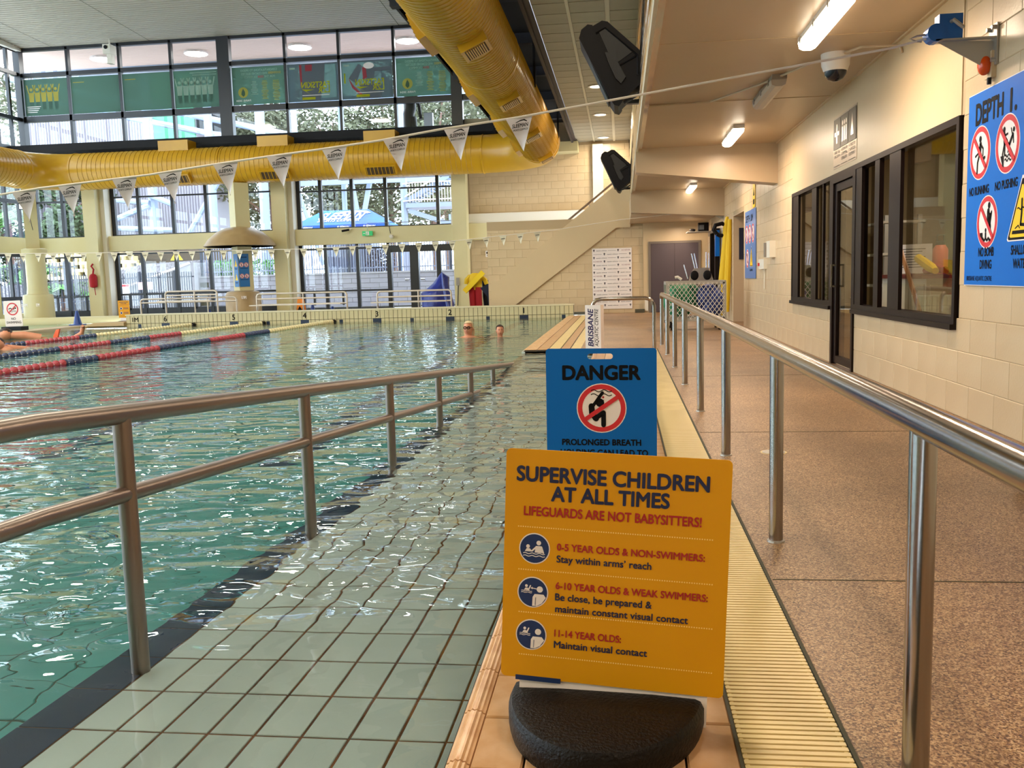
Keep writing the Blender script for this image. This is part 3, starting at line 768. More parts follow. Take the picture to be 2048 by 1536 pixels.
# glazed wall under the beam and above it
def zfr(m, x0, x1, z0, z1, y0=29.9, y1=30.02): m.box(x0, x1, y0, y1, z0, z1)
def bay(name, xs, z0, z1, hs, w=.11, hw=.06, extra=None, paneparts=True):
    s = struct(name)
    for i, x in enumerate(xs):
        ww = w if not isinstance(w, dict) else w.get(i, .11)
        m = MB(); zfr(m, x - ww / 2, x + ww / 2, z0, z1); obj('mullion', m, black_metal, s)
    for h, t_ in hs:
        m = MB(); zfr(m, xs[0], xs[-1], h, h + t_, 29.92, 30.0); obj('transom', m, black_metal, s)
    zz = [z0] + [h for h, _ in hs if z0 < h < z1] + [z1]
    zz = sorted(set(zz))
    for a, b in zip(xs, xs[1:]):
        for c, d_ in zip(zz, zz[1:]):
            if d_ - c < .12 or b - a < .15: continue
            obj('pane', MB().box(a, b, 29.955, 29.963, c, d_), glass, s)
    return s
bay('window_3', [-20.1, -19.12, -17.95], 2.83, 4.85, [(2.83, .05), (4.04, .06), (4.8, .06)])
bay('window_4', [-17.35, -16.35, -15.12, -13.92, -12.72, -11.45], 2.83, 4.85, [(2.83, .05), (4.12, .05), (4.8, .06)], w={0: .30})
bay('window_5', [-10.75, -9.92, -8.84, -7.70, -5.95, -5.3], 2.83, 4.85, [(2.83, .05), (4.06, .05), (4.8, .06)], w={0: .28})
bay('window_6', [-20.1, -19.14, -17.95], 0.02, 2.31, [(.02, .30), (.78, .05), (2.14, .05)])
bay('window_7', [-17.35, -16.34, -15.12, -13.90, -12.72, -11.4], 0.02, 2.31, [(.02, .34), (.80, .07), (2.2, .06)], w={0: .28})
s8 = bay('window_8', [-10.75, -9.84, -8.74, -7.68], 0.02, 2.31, [(.02, .18), (.74, .06), (2.14, .06)], w={0: .26})
dg = struct('door_4')
obj('head_frame', MB().box(-7.7, -5.35, 29.88, 30.02, 2.0, 2.22), black_metal, dg)
obj('pane', MB().box(-7.6, -5.35, 29.955, 29.963, .1, 2.3), glass, dg)
for x0, x1 in ((-7.72, -7.58), (-6.95, -6.66), (-6.05, -5.90)): obj('door_stile', MB().box(x0, x1, 29.86, 30.02, 0, 2.1), black_metal, dg)
obj('door_rail', MB().box(-7.68, -5.35, 29.9, 30.0, 0, .12).box(-7.68, -5.35, 29.9, 30, .74, .79) if False else MB().box(-7.68, -5.35, 29.9, 30.0, 0, .12), black_metal, dg)
for s_, x in ((1, -6.95), (-1, -6.66)):
    obj('door_handle', MB().tube([(x - .12 * s_ - .05, 29.82, 1.08), (x - .12 * s_ + .1, 29.82, 1.08)], .03, 8), silver, dg)
lw = MB()
for x in (-16.9, -15.7, -14.5, -13.3, -10.3, -9.3): lw.box(x - .03, x + .03, 29.92, 30, .3, .8)
for x in (-19.6, -18.5): lw.box(x - .03, x + .03, 29.92, 30, .3, .8)
sobj('window_bars_low', lw, black_metal)

# clerestory
CX = [-20.28, -18.5, -16.64, -14.82, -12.95, -10.87, -9.05, -7.22, -5.18, -3.95]
CW = {0: .22, 4: .42, 8: .36}
cz = struct('window_9')
for i, x in enumerate(CX):
    w = CW.get(i, .09); obj('mullion', MB().box(x - w / 2, x + w / 2, 29.86 - (.08 if i in CW else 0), 30.02, 5.8, 9.2), black_metal, cz)
for h, t_ in ((5.80, .18), (6.78, .19), (8.27, .13), (9.12, .10)):
    obj('transom', MB().box(-20.3, -3.9, 29.86, 30.02, h, h + t_), black_metal, cz)
for a, b in zip(CX, CX[1:]):
    for c, d_ in ((5.98, 6.78), (6.97, 8.27), (8.40, 9.12)):
        obj('pane', MB().box(a, b, 29.955, 29.963, c, d_), glass, cz)
# left side wall with its windows
wl = struct('wall_left')
obj('wall_core', MB().box(-20.5, -20.3, -6, 30, -.3, 0.3).box(-20.5, -20.3, -6, 30, 4.8, 5.9), hall_cream, wl)
obj('ring_beam', MB().box(-20.3, -19.9, -6, 29.7, 2.31, 2.83), hall_cream, wl)
for y_ in (27.25, 20.5, 13.8, 7.1, .4): obj('side_column', MB().box(-20.3, -19.95, y_ - .25, y_ + .25, 0, 4.9), hall_cream, wl)
s10 = struct('window_10')
for y in [28.6, 29.3] + [27.9 - 1.62 * k for k in range(21)]:
    obj('mullion', MB().box(-20.36, -20.26, y - .05, y + .05, .3, 9.2), black_metal, s10)
for z in (.75, 2.2, 4.0, 5.8, 6.8, 8.3, 9.12): obj('transom', MB().box(-20.36, -20.24, -6, 30, z, z + .12), black_metal, s10)
obj('pane', MB().box(-20.32, -20.31, -6, 30, .3, 9.2), glass, s10)

# round corner column on a drum
cc = thing('round_column', 'round cream column on a wide drum beside the no swimming sign', 'column', (-19.0, 28.0, 0))
obj('drum', MB().lathe([(.47, 0), (.46, .9), (.44, .97), (.33, 1.0)], (-19.0, 28, -.05), 28), hall_cream, cc, smooth=True)
obj('shaft', MB().lathe([(.33, .95), (.31, 1.15), (.30, 2.25)], (-19.0, 28, 0), 28), hall_cream, cc, smooth=True)
obj('capital', MB().lathe([(.30, 2.24), (.38, 2.26), (.38, 2.40), (.3, 2.42)], (-19.0, 28, 0), 28), hall_cream, cc, smooth=True)
obj('upper_shaft', MB().box(-.2, .2, -.2, .2, 2.4, 5.0, Matrix.Translation((-19.1, 28.1, 0)) @ Matrix.Rotation(.6, 4, 'Z')), hall_cream, cc)
dd = Draw(frame((-19.0, 27.53, 0), (1, 0, 0), (0, 0, 1))); dd.text(sign_white, '0.9M', -.3, .55, .10, .02, width=.22); dd.text(sign_white, '0.9M', .22, .55, .10, .02, width=.12); dd.build(cc)
fl = thing('wall_floodlight', 'small lit floodlight high on the corner column', 'floodlight', (-19.0, 27.8, 3.75))
obj('lamp_head', MB().box(-19.22, -18.9, 27.72, 27.82, 3.66, 3.86), black_metal, fl)
obj('lens', MB().box(-19.18, -18.94, 27.705, 27.72, 3.69, 3.83), mat('lit_flood', (1, .97, .85), emit=14), fl)
obj('cable', MB().tube([(-19.0, 27.78, 3.66), (-18.9, 27.8, 3.3), (-18.85, 27.8, 3.0)], .01, 6), black_metal, fl)

# ============================================================ ceilings
ceil = struct('ceiling')
def cz_(y): return 9.22 + .045 * (30 - y)
obj('ceiling_backing', MB().prism([(-6, cz_(-6) + .05), (30.3, cz_(30.3) + .05), (30.3, 9.8), (-6, 11.2)], -20.5, -1.3, 'X'), mat('slat_gap_dark', '#2a2722', .9), ceil)
sm = MB(); sm.box(-20.4, -3.8, -.066, .066, 0, .03)
slm = sm.mesh('slat', ceil_slat)
P_ = .165
for k in range(70):
    y = 29.9 - P_ * k
    o = copies(slm, 'slat', ceil, [(0, y, cz_(y) - .0)])[0]
sf = MB()
for k in range(70, 218):
    y = 29.9 - P_ * k; sf.box(-20.4, -3.8, y - .072, y + .072, cz_(y), cz_(y) + .03)
obj('near_slats', sf, ceil_slat, ceil, kind='stuff')
sj = MB()
for x in (-19.0, -15.5, -10.9, -7.0): sj.add([(x - .01, 30, cz_(30) - .003), (x + .01, 30, cz_(30) - .003), (x + .01, -6, cz_(-6) - .003), (x - .01, -6, cz_(-6) - .003)], [(0, 1, 2, 3)])
obj('slat_joint', sj, dark_grout, ceil)
obj('edge_trim', MB().box(-20.36, -20.1, -6, 30, 9.12, 9.24 + .3), pale_paint, ceil)
obj('dark_soffit', MB().box(-3.95, -1.3, -6, 30.2, 5.95, 6.1).box(-4.0, -3.85, -6, 30.0, 5.95, 10.8), dark_void, ceil)
obj('dark_web', MB().box(-1.50, -1.44, -6, 30, 5.2, 5.9).box(-1.50, -1.36, -6, 30, 5.26, 5.30), mat('dark_brown_web', '#2a2024', .6), ceil)
fb = MB()
for k in range(12): fb.box(-3.9, -1.5, -2 + 3 * k, -1.8 + 3 * k, 5.75, 5.95)
obj('roof_joist', fb, mat('dark_joist', '#1b1c26', .7), ceil)

cg = struct('ceiling_gallery')
obj('grid_backing', MB().box(-1.36, .36, -6, 30.3, 5.33, 5.5), grid_bar, cg)
gm = {}
xs = [(-1.36, -.82), (-.78, -.20), (-.14, .36)]
n = 0; gs = MB()
for k in range(60):
    y0 = 30.5 - .60 * (k + 1)
    for a, b in xs:
        if n < 150:
            key = round(b - a, 3)
            if key not in gm: gm[key] = MB().box(-(b - a) / 2 + .01, (b - a) / 2 - .01, -.288, .288, 0, .03).mesh('ceiling_panel', grid_tile)
            copies(gm[key], 'ceiling_panel', cg, [((a + b) / 2, y0 + .3, 5.31)]); n += 1
        else: gs.box(a + .01, b - .01, y0 + .012, y0 + .588, 5.31, 5.34)
obj('near_ceiling_panels', gs, grid_tile, cg, kind='stuff')
obj('grid_rail', MB().box(-.825, -.775, -6, 30.4, 5.295, 5.33).box(-.205, -.135, -6, 30.4, 5.295, 5.33), grid_bar, cg)
obj('fascia', MB().prism([(.253, 2.90), (.348, 5.33), (.42, 5.33), (.33, 2.90)], -6, 29.9, 'Y'), fascia_m, cg)
rb = MB()
for k in range(9):
    z = 3.05 + .26 * k; x = .253 + (z - 2.9) * .0391
    rb.tube([(x - .004, -6, z), (x - .004, 29.9, z)], .02, 6)
obj('fascia_rib', rb, fascia_m, cg)
obj('fascia_corner', MB().box(.245, .275, -6, 25.4, 2.88, 2.96), grid_bar, cg)
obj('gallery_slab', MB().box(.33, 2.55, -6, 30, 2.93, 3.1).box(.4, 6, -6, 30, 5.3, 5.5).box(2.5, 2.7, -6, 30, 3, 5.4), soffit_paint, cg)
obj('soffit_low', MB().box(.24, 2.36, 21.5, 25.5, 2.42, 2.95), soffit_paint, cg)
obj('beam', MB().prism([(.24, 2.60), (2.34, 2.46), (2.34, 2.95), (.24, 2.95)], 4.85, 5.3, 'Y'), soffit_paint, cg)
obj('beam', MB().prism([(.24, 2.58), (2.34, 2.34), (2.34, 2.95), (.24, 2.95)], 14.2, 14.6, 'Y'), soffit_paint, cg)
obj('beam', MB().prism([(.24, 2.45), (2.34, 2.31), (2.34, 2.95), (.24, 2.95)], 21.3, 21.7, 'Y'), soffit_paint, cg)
obj('corner_bead', MB().box(XR - .03, XR, -6, 25.4, 2.915, 2.93).box(.3, XR, 7.9, 7.906, 2.925, 2.93).box(.3, XR, 10.6, 10.606, 2.925, 2.93), cream, cg)
# closing walls behind the camera and over the roof
sobj('wall_back', MB().box(-20.5, 2.6, -6.2, -6.0, -.4, 11.3), hall_cream)
sobj('wall_gallery_end', MB().box(-4.0, .7, 30.02, 30.2, 5.3, 9.9).box(.3, 6.0, 30.0, 30.2, 2.9, 5.5).box(5.9, 6.1, -6, 30, 2.9, 5.5), dark_void)
# ============================================================ duct
du = thing('air_duct', 'large yellow spiral-wound air duct turning under the roof', 'duct', (-2.28, 28, 4.9))
DR, DX, DZ, DYc = 0.58, -2.28, 4.88, 28.6
dpts = [(DX, y, DZ) for y in (-5.5, 10, 20)] + [(DX, 26.6, DZ)]
b = MB().tube([(DX, -5.5, DZ), (DX, 26.55, DZ)], DR, 40)
obj('straight_run', b, yellow_duct, du, smooth=True)
el = [(DX - 1.9 + 1.9 * cos(a), 26.7 + 1.9 * sin(a), DZ) for a in [i * pi / 2 / 9 for i in range(10)]]
obj('elbow', MB().tube(el, DR, 40), yellow_duct, du, smooth=True)
obj('cross_run', MB().tube([(DX - 1.85, DYc, DZ), (-17.6, DYc, DZ)], DR, 40), yellow_duct, du, smooth=True)
el2 = [(-17.6 - 1.3 * sin(a), DYc - 1.3 + 1.3 * cos(a), DZ) for a in [i * pi / 2 / 8 for i in range(9)]]
obj('elbow', MB().tube(el2, DR, 40), yellow_duct, du, smooth=True)
obj('side_run', MB().tube([(-18.9, 27.3, DZ), (-18.9, -5.5, DZ)], DR, 40), yellow_duct, du, smooth=True)
# spiral seams
def seam(name, M, L, pitch, n=28):
    mb = MB(); k = int(L / pitch)
    prof = []
    for i in range(k):
        y = i * pitch
        vs = []
        for (dy, r) in ((-.014, DR - .002), (0, DR + .012), (.010, DR - .002)):
            vs += [(r * cos(2 * pi * j / n), y + dy, r * sin(2 * pi * j / n)) for j in range(n)]
        fs = [(a * n + j, a * n + (j + 1) % n, (a + 1) * n + (j + 1) % n, (a + 1) * n + j) for a in range(2) for j in range(n)]
        mb.add(vs, fs, M)
    obj(name, mb, duct_seam, du, smooth=False, kind='stuff')
seam('spiral_seams', Matrix.Translation((DX, 3, DZ)), 23.4, .135)
seam('spiral_seams', Matrix.Translation((-17.3, DYc, DZ)) @ Matrix.Rotation(-pi / 2, 4, 'Z'), 13.0, .16)
seam('spiral_seams', Matrix.Translation((-18.9, 16, DZ)), 11.3, .16)
def ring_at(c, ax): 
    M = Matrix.Translation(c) @ (Matrix.Rotation(pi / 2, 4, 'X') if ax == 'Y' else Matrix.Rotation(pi / 2, 4, 'Y'))
    return MB().lathe([(DR, -.03), (DR + .02, -.02), (DR + .02, .02), (DR, .03)], (0, 0, 0), 36, M)
for c, ax in (((DX, 26.55, DZ), 'Y'), ((DX - 1.9, DYc, DZ), 'X'), ((-17.6, DYc, DZ), 'X'), ((-18.9, 27.3, DZ), 'Y'), ((-12.6, DYc, DZ), 'X'), ((DX, 16, DZ), 'Y')):
    obj('joint_ring', ring_at(c, ax), yellow_duct, du)
for k, x in enumerate((-14.15, -10.85, -7.4)):
    o = obj('top_spigot', MB().box(x - .5, x + .5, 28.3, 28.9, DZ + .45, DZ + .82), yellow_duct, du)
def grille(M, w=.62, h=.40, n=9):
    o = obj('grille_box', MB().box(-w / 2, w / 2, -h / 2, h / 2, -.20, 0.0, M), yellow_duct, du)
    vm_ = MB()
    vm_.box(-w / 2 + .05, w / 2 - .05, -h / 2 + .05, h / 2 - .05, 0.0, .004, M)
    obj('grille_opening', vm_, duct_dark, o)
    for i in range(n):
        x = -w / 2 + .08 + (w - .16) * i / (n - 1)
        obj('louvre', MB().box(x - .009, x + .009, -h / 2 + .04, h / 2 - .04, .004, .016, M), yellow_duct, o)
# vents on the lengthwise run, low on the side facing the deck
for y, a in ((9.1, -65), (13.3, -65), (17.4, -65), (21.7, -65), (25.8, -65)):
    a = radians(a); c = (DX + (DR + .10) * cos(a), y, DZ + (DR + .10) * sin(a))
    M = Matrix.Translation(c) @ Matrix.Rotation(pi / 2 - a, 4, 'Y')
    grille(M, .42, .58)
for y in (9.4, 13.6, 17.8, 22.0, 25.6):
    a = radians(205); c = (DX + (DR + .09) * cos(a), y, DZ + (DR + .09) * sin(a))
    M = Matrix.Translation(c) @ Matrix.Rotation(pi / 2 - a, 4, 'Y')
    grille(M, .40, 1.0, 5)
for x in (-14.05, -10.75, -7.35):
    a = radians(-40); M = Matrix.Translation((x, DYc - (DR + .10) * cos(a), DZ + (DR + .10) * sin(a))) @ Matrix.Rotation(pi, 4, 'Z') @ Matrix.Rotation(-(pi / 2 - a), 4, 'X')
    grille(M, 1.0, .36, 8)
for y in (4, 11, 19, 26): obj('hanger', MB().box(DX + DR - .02, DX + DR + .03, y, y + .04, DZ, 5.95), dark_void, du)

# ============================================================ railings
def rails_right():
    t = thing('deck_handrail', 'long stainless handrail on round posts between the walkway and drain grating', 'handrail', (.585, 1.85, 0))
    X = .585
    obj('top_rail', MB().tube([(X, -1.5, .748), (X, 13.55, .748), (X, 13.62, .735), (X, 13.65, .70)], .032, 16), steel, t, smooth=True)
    for y in (-1.6, .12, 1.85, 3.56, 5.28, 7.0, 8.72, 10.36, 12.02, 13.66):
        p = obj('post', MB().tube([(X, y, 0), (X, y, .735)], .0265, 16), steel, t, smooth=True)
        obj('base_ring', MB().lathe([(.034, 0), (.033, .006), (.027, .008)], (X, y, 0), 16), galv, p)
rails_right()
t = thing('ramp_handrail', 'stainless two-bar handrail descending beside the ramp into the water', 'handrail', (-1.4, 2.38, -.08))
def tz(y): return .700 - .0822 * (y - 2.38)
obj('top_rail', MB().tube([(-1.4, y, tz(y) + (.0 if y > 2 else -.035 * (2 - y))) for y in (-1, .5, 2.0, 2.4, 5.3, 8.3, 12.6, 13.0)], .0285, 16), steel_old, t, smooth=True)
obj('middle_rail', MB().tube([(-1.4, y, tz(y) - .228 + (.0 if y > 2 else -.035 * (2 - y))) for y in (-1, .5, 2.0, 2.4, 5.3, 8.3, 12.9)], .0235, 14), steel_old, t, smooth=True)
for k in range(-2, 8):
    y = 2.385 + 1.475 * k
    obj('post', MB().tube([(-1.4, y, rz(y) - .01), (-1.4, y, tz(y) - .01)], .0262, 16), steel_old, t, smooth=True)
t = thing('hoop_rail', 'stainless hoop rail across the deck behind the folded white box sign', 'rail', (.02, 13.0, 0))
obj('rail_tube', MB().tube([(-.42, 13.0, 0), (-.42, 13.0, .60), (-.40, 13.0, .66), (-.36, 13.0, .70), (-.29, 13, .715), (.33, 13.0, .715), (.39, 13, .70), (.43, 13.0, .66), (.45, 13.0, .60), (.45, 13.0, 0)], .027, 14), steel, t, smooth=True)
# starting-end benches with rails behind the tiled wall
def bench(x0, x1, y, z0, z1, mids, legs, label, name='rail_bench', seat=None, r=.026):
    t = thing(name, label, 'rail', ((x0 + x1) / 2, y, 0), group=None)
    obj('outer_rail', MB().tube([(x0, y, 0), (x0, y, z1 - .08), (x0 + .03, y, z1 - .02), (x0 + .09, y, z1), (x1 - .09, y, z1), (x1 - .03, y, z1 - .02), (x1, y, z1 - .08), (x1, y, 0)], r, 10), white_rail, t, smooth=True)
    for z in mids: obj('middle_rail', MB().tube([(x0, y, z), (x1, y, z)], r * .85, 8), white_rail, t)
    for x in legs: obj('leg', MB().tube([(x, y, 0), (x, y, z1)], r * .85, 8), white_rail, t)
    if seat: obj('seat_bar', MB().box(x0 - .12, x1 - .1, y - .30, y - .12, seat - .03, seat), white_rail, t)
K = 25.6 / 24.5
bench(-6.95, -4.80, 25.6, 0, .76, [.60, .455], [-5.75], 'pale metal rail in front of the blue tarpaulin', seat=.47)
bench(-10.55, -7.85, 25.6, 0, .78, [.63, .46], [-9.15], 'pale metal rail behind lane four', seat=.47)
bench(-13.4, -11.8, 25.7, 0, .92, [.80], [-12.5], 'higher pale rail between the lane five and lane six numbers', seat=.66)
bench(-14.3, -11.3, 25.9, 0, .71, [.60], [-12.2], 'lower wide pale rail ending beside the mushroom drum')

# lane ropes
def lane_rope(pts, label, pat, r):
    a, b = Vector(pts[0]), Vector(pts[1]); L = (b - a).length; dv = (b - a).normalized()
    t = thing('lane_rope', label, 'lane rope', tuple(a), group=None)
    obj('cable', MB().tube([a, b], .008, 6), rope_white, t)
    M0 = dv.to_track_quat('Z', 'Y').to_matrix().to_4x4()
    cols = {'r': mat('float_red', '#a3343f', .5), 'n': mat('float_navy', '#2a3457', .5), 'c': mat('float_cream', '#d8c99a', .5)}
    s = 0.0; i = 0
    while s < L - .1:
        c, ln = pat[i % len(pat)] if s < L - 4.6 else ('c', 10); i += 1
        e = min(L - .1, s + ln) if s >= L - 4.6 else min(L - 4.6 + .001, s + ln)
        mb = MB(); q = s
        while q < e:
            p = a + dv * q
            n = 10; M = Matrix.Translation(p) @ M0
            mb.lathe([(.022, 0), (r, .018), (r, .048), (.022, .070)], (0, 0, 0), n, M); q += .15
        obj('float_section', mb, cols[c], t, kind='stuff')
        s = e
    obj('end_fitting', MB().lathe([(.05, 0), (.05, .12)], (0, 0, 0), 8, Matrix.Translation(b - dv * .08) @ M0), black_plastic, t)
pat = [('n', .8), ('r', 1.9), ('n', 1.9), ('r', 1.6), ('n', 1.5), ('r', 1.7)]
lane_rope([(-8.30, 3, -.02), (-7.88, 24.42, -.01)], 'red, navy and cream float rope nearest the camera, reaching lane four', pat, .062)
lane_rope([(-10.45, 3, -.02), (-9.90, 24.42, -.01)], 'middle of the three float ropes, ending near lane five', pat[1:], .058)
lane_rope([(-12.55, 3, -.02), (-11.95, 24.42, -.01)], 'farthest of the three float ropes, ending beside lane six', pat[2:] + pat[:2], .055)

# ============================================================ bunting
def bunting(label, pts, y, flag_pos, fw, fh, txt, mflag, name='bunting', r=.008, logo=True):
    t = thing(name, label, 'bunting', (pts[0][0], y, pts[0][1]))
    obj('rope', MB().tube([(x, y, z) for x, z in pts], r, 6), rope_white, t)
    def zat(x):
        for (xa, za), (xb, zb) in zip(pts, pts[1:]):
            if min(xa, xb) <= x <= max(xa, xb): return za + (zb - za) * (x - xa) / (xb - xa)
        return pts[-1][1]
    fm = MB(); w, h = fw / 2, fh
    vs = []; fs = []; n = 6
    for i in range(n + 1):
        f = i / n
        for j in range(5):
            u = -1 + j / 2; vs.append((u * w * (1 - f * .985), .012 * sin(3 * f + u * 1.5), -h * f))
    fs = [(i * 5 + j, i * 5 + j + 1, (i + 1) * 5 + j + 1, (i + 1) * 5 + j) for i in range(n) for j in range(4)]
    fm.add(vs, fs); flag_me = fm.mesh('flag', mflag, True)
    d = Draw(frame((0, -.016, 0), (1, 0, 0), (0, 0, 1)))
    if logo:
        d.text(ink, 'SLEEMAN', 0, -fh * .30, fh * .105, .02, width=fw * .60, align='c', z=1, slant=.2)
        d.text(ink, 'SPORTS COMPLEX', 0, -fh * .40, fh * .05, .012, width=fw * .57, align='c', z=1, slant=.2)
        d.poly(ink, [(-fw * .16, -fh * .155), (fw * .05, -fh * .10), (fw * .2, -fh * .09), (fw * .3, -fh * .15), (fw * .28, -fh * .17), (fw * .17, -fh * .125), (fw * .02, -fh * .135), (-fw * .1, -fh * .165)], 1)
    else:
        d.text(ink, txt, 0, -fh * .36, fh * .14, .03, width=fw * .52, align='c', z=1, slant=.1)
    (mm, mb), = list(d.L.values()); tx = bpy.data.meshes.new('lettering'); tx.from_pydata(mb.v, [], mb.f); tx.materials.append(mm)
    for x in flag_pos:
        f = obj('flag', flag_me, mflag, t); f.location = (x, y, zat(x)); sl = (zat(x + .1) - zat(x - .1)) / .2
        f.rotation_euler = (0, -math.atan(sl), R.uniform(-.12, .12))
        l = bpy.data.objects.new('lettering', tx); link(l); l.parent = f
    return t
f_ = 6.2 / 6.6
BP = [(1.93, 2.47), (1.70, 2.42), (-.66, 2.11), (-1.2, 2.055), (-1.62, 2.0), (-2.04, 1.96), (-2.45, 1.925), (-2.87, 1.885), (-3.29, 1.84), (-4.12, 1.78), (-4.43, 1.745), (-6, 1.66), (-9, 1.62), (-13, 1.75), (-20.2, 2.3)]
def xat(px): return (px - 1242) / 1824 * 6.2
fx = [-.662, -1.085, -1.505, -1.938, -2.331, -2.723, -3.134, -3.476, -3.892, -4.245, -4.65, -5.05, -5.5]
bunting('near string of large white triangular pennants with black lettering across the pool', BP, 6.2, fx, .178, .225, '', flag_white)
BP2 = [(1.95, 2.45), (1.7, 2.43), (-.01, 2.31), (-1.52, 2.13), (-2.6, 2.05), (-3.95, 1.95), (-5.2, 1.92), (-6.45, 1.90), (-7.82, 1.88), (-11.5, 1.92), (-15.5, 2.0), (-20.0, 2.2)]
bunting('far string of small cream pennants low across the end of the pool', BP2, 21.5, [-1.94 - .405 * k for k in range(34)], .172, .24, 'swim', flag_cream, logo=False)
def rope_reel(c, label, near):
    x, y, z = c
    t = thing('rope_reel', label, 'reel', c)
    br = obj('bracket', MB().prism([(x - .05, z - .05), (XR - .01, z - .07), (XR - .01, z - .20), (x + .22, z - .21)], y - .004, y + .004, 'Y').box(x - .06, XR - .01, y - .05, y + .05, z - .06, z - .05), galv, t)
    obj('wall_plate', MB().box(XR - .015, XR - .004, y - .06, y + .06, z - .22, z + .03), galv, t)
    for zz in (z - .19, z + .005):
        for yy in (y - .04, y + .04): obj('bolt', MB().tube([(XR - .04, yy, zz), (XR - .01, yy, zz)], .014, 6), galv, t)
    obj('housing', MB().box(x - .04, x + .10, y - .045, y + .045, z - .05, z + .10).tube([(x - .055, y - .05, z - .01), (x - .055, y + .05, z - .01)], .055, 14), mat('reel_blue', '#1d5ea6', .4), t)
    obj('crank', MB().tube([(x + .03, y - .05, z + .05), (x + .03, y - .09, z + .05), (x + .09, y - .09, z + .0)], .012, 8), galv, t)
    obj('hook', MB().tube([(x - .11, y, z - .01), (x - .16, y, z - .015), (x - .20, y, z - .03), (x - .17, y, z - .045), (x - .13, y, z - .05)], .007, 6), galv, t)
    return t
rope_reel((2.02, 6.2, 2.50), 'blue rope reel on galvanised bracket above the amber light', True)
rope_reel((2.03, 21.5, 2.47), 'small blue rope reel on far wall bracket near the yellow hanging gear', False)
t = thing('strobe_light', 'amber warning light under the near reel bracket', 'light', (XR, 6.22, 2.29))
obj('back_box', MB().box(XR - .03, XR, 6.17, 6.28, 2.21, 2.37), cream, t)
obj('lens', MB().ell((XR - .055, 6.22, 2.29), (.04, .045, .062)), amber, t, smooth=True)
obj('gland', MB().tube([(XR - .03, 6.2, 2.21), (XR - .03, 6.2, 2.17)], .014, 8), black_plastic, t)
t = thing('dome_camera', 'white ceiling dome camera with dark glass beside the near bunting rope', 'camera', (1.90, 8.6, 2.93))
obj('housing', MB().lathe([(.125, 0), (.12, -.10), (.10, -.15)], (1.9, 8.6, 2.93), 24), white_pl, t, smooth=True)
obj('dome', MB().lathe([(.095, -.15), (.09, -.18), (.065, -.215), (.02, -.235)], (1.9, 8.6, 2.93), 24), mat('smoked_dome', '#1b1c24', .08), t, smooth=True)
t = thing('ceiling_conduit', 'thin pale conduit clipped along the corridor ceiling', 'conduit', (1, 9.2, 2.92))
obj('pipe', MB().tube([(.30, 10.6, 2.91), (1.0, 10.5, 2.91), (1.45, 9.6, 2.91), (1.75, 8.8, 2.91), (1.9, 8.6, 2.91), (2.05, 8.3, 2.91), (2.30, 8.1, 2.86), (2.32, 8.1, 2.80)], .012, 6), soffit_paint, t)
t = thing('ceiling_conduit', 'dark conduit across the ceiling by the far lit batten', 'conduit', (1, 19.4, 2.9))
obj('pipe', MB().tube([(.30, 14.75, 2.90), (1.3, 14.8, 2.90), (2.3, 14.8, 2.90)], .012, 6), mat('old_conduit', '#7a6a52', .6), t)

# corridor batten lamps
def batten(x, y, z, label, on):
    t = thing('batten_lamp', label, 'lamp', (x, y, z))
    obj('housing', MB().box(x - .07, x + .07, y - .68, y + .68, z - .045, z), white_pl if on else mat('batten_grey', '#8d8172', .4), t)
    pr = [(-.075, 0), (-.065, -.045), (-.03, -.062), (.03, -.062), (.065, -.045), (.075, 0)]
    obj('diffuser', MB().prism([(x + a, z - .045 + c) for a, c in pr], y - .64, y + .64, 'Y'), lamp_on if on else lamp_off, t)
    for s_ in (-1, 1):
        for k in (0, 1, 2): obj('clip', MB().box(x + s_ * .078 - .004, x + s_ * .078 + .004, y - .5 + k * .5, y - .46 + k * .5, z - .07, z - .02), galv, t)
batten(1.53, 7.3, 2.93, 'lit batten lamp nearest, on the corridor ceiling before the dome camera', True)
batten(1.54, 10.0, 2.93, 'unlit grey batten lamp on the corridor ceiling', False)
batten(1.53, 13.0, 2.93, 'lit batten lamp on the corridor ceiling just before the deep beam', True)
batten(1.54, 20.6, 2.93, 'small far lit batten lamp on the corridor ceiling', True)
for i, (y, lb) in enumerate(((21.4, 'recessed lit downlight nearest the big speaker'), (25.1, 'recessed lit downlight, middle one of the row'), (29.2, 'recessed lit downlight closest to the far wall'))):
    t = thing('downlight', lb, 'downlight', (-.5, y, 5.3))
    obj('trim_ring', MB().lathe([(.20, 0), (.2, -.012), (.15, -.012), (.15, .0)], (-.5, y, 5.305), 20), white_pl, t)
    obj('lit_disc', MB().lathe([(.15, -.008), (.15, -.006)], (-.5, y, 5.305), 20), down_on, t)
for i, (x, y, z) in enumerate(HALL_LAMPS):
    t = thing('high_bay_lamp', 'round high-bay lamp hung over the pool', 'lamp', (x, y, z), group='high bay lamps of the hall')
    obj('shade', MB().lathe([(.12, .45), (.2, .3), (.42, .02), (.40, 0.0)], (x, y, z), 20), galv, t)
    obj('lit_disc', MB().lathe([(.36, 0.0), (.36, .01)], (x, y, z), 20), hall_on, t)
    obj('hanger', MB().tube([(x, y, z + .4), (x, y, cz_(y) + .02)], .01, 6), black_metal, t)

